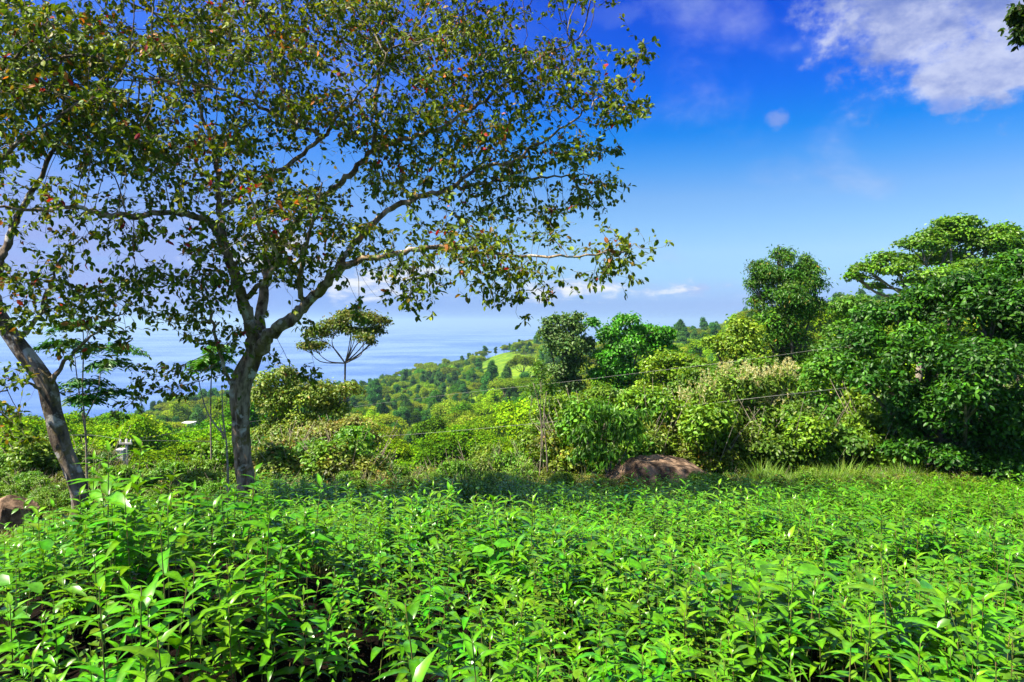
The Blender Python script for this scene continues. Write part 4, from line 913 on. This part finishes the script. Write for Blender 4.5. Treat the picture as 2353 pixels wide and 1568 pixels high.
# ------------------------------------------------------------------ saplings left of the main trunk
def pole_sapling(label, Yd, stems, tufts, mat, lsz, cols, seed, r=.03):
    rng = np.random.default_rng(seed); p0 = P(stems[0][0][0], 0, Yd); org = np.array([p0[0], Yd, hz(p0[0], Yd)])
    root = empty('sapling', org, label, 'sapling'); T = Tubes()
    for k, s in enumerate(stems):
        pts = np.array([P(a, b_, Yd + (c_[0] if c_ else 0)) for a, b_, *c_ in s]);
        if k == 0: pts = np.vstack([org - [0, 0, .2], pts])
        pts = smooth_path(pts, 4); T.add(pts, np.linspace(r * (1 if k == 0 else .6), r * .25, len(pts)), 7)
    obj('trunk', T.mesh('trunk', mat, org), root)
    if tufts:
        Ps, Ds, Ns = [], [], []; T2 = Tubes()
        for (px, py, w) in tufts:      # a tuft = feathery fronds spreading sideways
            c = P(px, py, Yd)
            for _ in range(9):
                a = rng.random() * 6.28; L = w / FD * Yd * (.7 + .5 * rng.random()); n_ = 22
                for t in np.linspace(.1, 1, n_):
                    pt = c + np.array([math.cos(a) * L * t, math.sin(a) * L * t, .10 * L * math.sin(t * 3) - .22 * L * t * t + .04 * rng.standard_normal()])
                    for sd_ in (-1, 1):
                        Ps.append(pt); Ds.append([math.cos(a + sd_ * 1.1), math.sin(a + sd_ * 1.1), -.25]); Ns.append([0.05, 0, 1])
                T2.add([c, c + np.array([math.cos(a) * L * .5, math.sin(a) * L * .5, .07 * L]), c + np.array([math.cos(a) * L, math.sin(a) * L, -.22 * L])], [.006, .004, .002], 3)
        n = len(Ps); v, f, c = leaves_np(T_NARR, np.array(Ps), np.array(Ds) + rng.standard_normal((n, 3)) * .15, np.array(Ns) + rng.standard_normal((n, 3)) * .2, lsz * (.7 + .5 * rng.random(n)), jit(rng, cols, n, .2), 1.5)
        obj('crown', mesh_np('crown', v - org, f, M_BUSH, c), root); obj('twigs', T2.mesh('twigs', M_STEM, org), root)
pole_sapling('slender pale sapling with feathery fronds behind the leaning trunk', 14.5, [[(200, 1110), (197, 1000), (190, 900), (192, 800), (190, 740)], [(200, 1020), (186, 930), (176, 860), (170, 800)], [(197, 960), (225, 900), (232, 830)]],
             [(190, 745, 70), (235, 800, 80), (150, 790, 60), (190, 880, 60), (240, 905, 70), (180, 920, 60), (260, 835, 60)], M_PALE, .16, (.05, .19, .02), 80)
pole_sapling('bare forked pale sapling close to the twisted trunk', 12.2, [[(524, 1110), (522, 1050), (518, 1000), (505, 990)], [(518, 1005), (480, 955), (462, 900), (455, 860)], [(518, 1005), (512, 950), (510, 890)], [(514, 1010), (504, 970)]], None, M_PALE, .1, None, 81, .028)
pole_sapling('young tree with bright feathery leaves left of the twisted trunk', 17, [[(486, 1080), (484, 950), (486, 850), (488, 800)]], [(490, 820, 40), (478, 845, 46), (497, 800, 34), (470, 830, 36)], M_PALE, .17, (.08, .27, .012), 82)
pole_sapling('two bare thin stems in the scrub left of the boulder', 18, [[(1258, 1090), (1256, 1040), (1250, 960), (1256, 900)], [(1240, 1092), (1244, 1020), (1240, 940), (1225, 880)]], None, M_PALE, .1, None, 83, .03)
for k, (px, py, Yd, lb) in enumerate(((95, 1100, 15, 'dead leaning stick in the grass left of the leaning trunk'), (1790, 1110, 16.3, 'dry pale stalk beside the tall grass'))):
    p = P(px, py, Yd); z = hz(p[0], Yd); T = Tubes(); d = np.array([.35, 0, .8]) if k == 0 else np.array([-.25, 0, .5])
    T.add(smooth_path([(0, 0, -.1), tuple(d * .5 + [.03, 0, 0]), tuple(d)], 4), np.linspace(.016, .006, 9), 5); T.add([tuple(d * .5), tuple(d * .8 + [.15, .1, .05])], [.008, .003], 4)
    o = obj('dead_stick', T.mesh('dead_stick', M_PALE)); o.location = (p[0], Yd, z); tag(o, lb, 'stick')

# ------------------------------------------------------------------ houses, pole and wires
M_WHITE = simple('white_wall', (.80, .79, .76), .7, .2, 1.5, (.62, .60, .56), 0, .5, .8)
M_ROOF = simple('clay_roof', (.42, .12, .05), .8, .2, 3, (.30, .09, .04)); M_DARK = simple('dark_glass', (.03, .035, .04), .2, .5); M_CONC = simple('concrete', (.5, .49, .46), .9, .1, 2, (.38, .37, .35)); M_WIRE = simple('wire', (.22, .22, .20), .4, .5)
def box(v, f, c, s):
    k = len(v); x, y, z = c; a, b_, h = s
    v += [(x + i * a / 2, y + j * b_ / 2, z + l * h / 2) for i in (-1, 1) for j in (-1, 1) for l in (-1, 1)]
    f += [[k + q for q in g_] for g_ in ((0, 1, 3, 2), (4, 6, 7, 5), (0, 4, 5, 1), (2, 3, 7, 6), (0, 2, 6, 4), (1, 5, 7, 3))]
def bxo(name, boxes, mat, parent):
    v, f = [], []
    for c, s in boxes: box(v, f, c, s)
    return obj(name, mesh_np(name, np.array(v), np.array(f), mat), parent)
def house(px, py_top, Yd, w, d, h, label, roof, name='house'):
    p = P(px, py_top, Yd); zb = hz(p[0], Yd) - .5; H_ = max(h, p[2] - zb); root = empty(name, (p[0], Yd, zb), label, 'house')
    bxo('wall', [((0, 0, H_ / 2), (w, d, H_))], M_WHITE, root)
    if roof == 'flat': bxo('roof', [((0, 0, H_ + .11), (w + .4, d + .4, .2))], M_WHITE, root)
    else:
        v = [(-w / 2 - .4, -d / 2 - .4, H_ + .01), (w / 2 + .4, -d / 2 - .4, H_ + .01), (w / 2 + .4, d / 2 + .4, H_ + .01), (-w / 2 - .4, d / 2 + .4, H_ + .01), (-w / 2 - .4, 0, H_ + 1.1), (w / 2 + .4, 0, H_ + 1.1)]
        obj('roof', mesh_np('roof', np.array(v), [np.array([(0, 1, 5, 4), (2, 3, 4, 5), (3, 2, 1, 0)]), np.array([(1, 2, 5), (3, 0, 4)])], M_ROOF), root)
    for k in (-1, 1):
        wn = bxo('window', [((k * w * .24, -d / 2 - .02, H_ - 1.4), (w * .22, .06, 1.2))], M_DARK, root)
        bxo('frame', [((k * w * .24, -d / 2 - .03, H_ - 2.06), (w * .26, .1, .1)), ((k * w * .24, -d / 2 - .03, H_ - .74), (w * .26, .1, .1))], M_WHITE, wn)
    return root
house(433, 972, 210, 3.0, 3.5, 6, 'small white tower like house among the forest trees at left', 'flat')
house(60, 1120, 30, 5.5, 4, 1.6, 'low house with a red roof hidden behind the leaning trunk', 'pitched')
p = P(291, 1010, 22); zb = hz(p[0], 22); root = empty('utility_pole', (p[0], 22, zb), 'slim pale utility pole carrying a white box', 'pole')
hp = p[2] - zb
T = Tubes(); T.add([(0, 0, -.5), (0, 0, hp * .5), (0, 0, hp)], [.05, .045, .04], 10); obj('post', T.mesh('post', M_CONC), root)
bx_ = bxo('transformer', [((-.17, 0, hp - .62), (.20, .2, .56)), ((-.17, 0, hp - .32), (.24, .24, .04))], M_WHITE, root)
bxo('bracket', [((-.06, 0, hp - .45), (.10, .06, .04)), ((-.06, 0, hp - .8), (.10, .06, .04))], M_CONC, root)
bxo('crossarm', [((0, -.06, hp - .12), (.42, .05, .05))], M_CONC, root)
for k in (-.17, .17):
    T = Tubes(); T.add([(k, -.06, hp - .094), (k, -.06, hp - .05), (k, -.06, hp)], [.022, .028, .014], 8); obj('insulator', T.mesh('insulator', M_WHITE), root)
def wire(pts, label, r=.0045):
    q = smooth_path(np.array([P(a, b_, c_) for a, b_, c_ in pts]), 8); T = Tubes(); T.add(q, r, 6, cap=False); T.f.append(np.zeros((0, 4), int))
    o = obj('power_line', mesh_np('power_line', np.vstack(T.v), np.vstack(T.f), M_WIRE, smooth=True)); tag(o, label, 'wire')
wire([(2420, 838, 17), (1895, 897, 18), (1744, 914, 18.5), (1512, 941, 20), (1224, 974, 22), (876, 1003, 23), (560, 1014, 23), (304, 1012, 21.94)], 'lower power line crossing in front of the flowering shrub')
wire([(2420, 745, 19), (1941, 796, 21.5), (1710, 828, 22.5), (1495, 854, 24), (1280, 880, 25), (1075, 902, 26), (814, 935, 26), (560, 972, 25), (304, 1010, 21.94)], 'upper power line passing in front of the feathery tree')
wire([(279, 1010, 21.94), (200, 1000, 23), (80, 1004, 24), (-120, 1010, 26)], 'power line running left from the utility pole')

# ------------------------------------------------------------------ air
m, nb = new_mat('haze_air'); pv = nb.n('ShaderNodeVolumePrincipled'); pv.inputs['Density'].default_value = HAZE
pv.inputs['Color'].default_value = (.48, .72, 1.0, 1); pv.inputs['Anisotropy'].default_value = .2
m.node_tree.links.new(pv.outputs[0], nb.n('ShaderNodeOutputMaterial').inputs['Volume'])
v, f = [], []; box(v, f, (0, 0, (SEA_Z - 240 + 75) / 2), (320000, 320000, 75 - SEA_Z + 240)); o = obj('haze', mesh_np('haze', np.array(v), np.array(f), m))
tag(o, 'thin bluish haze over the far slopes and the sea', 'haze', kind='stuff')
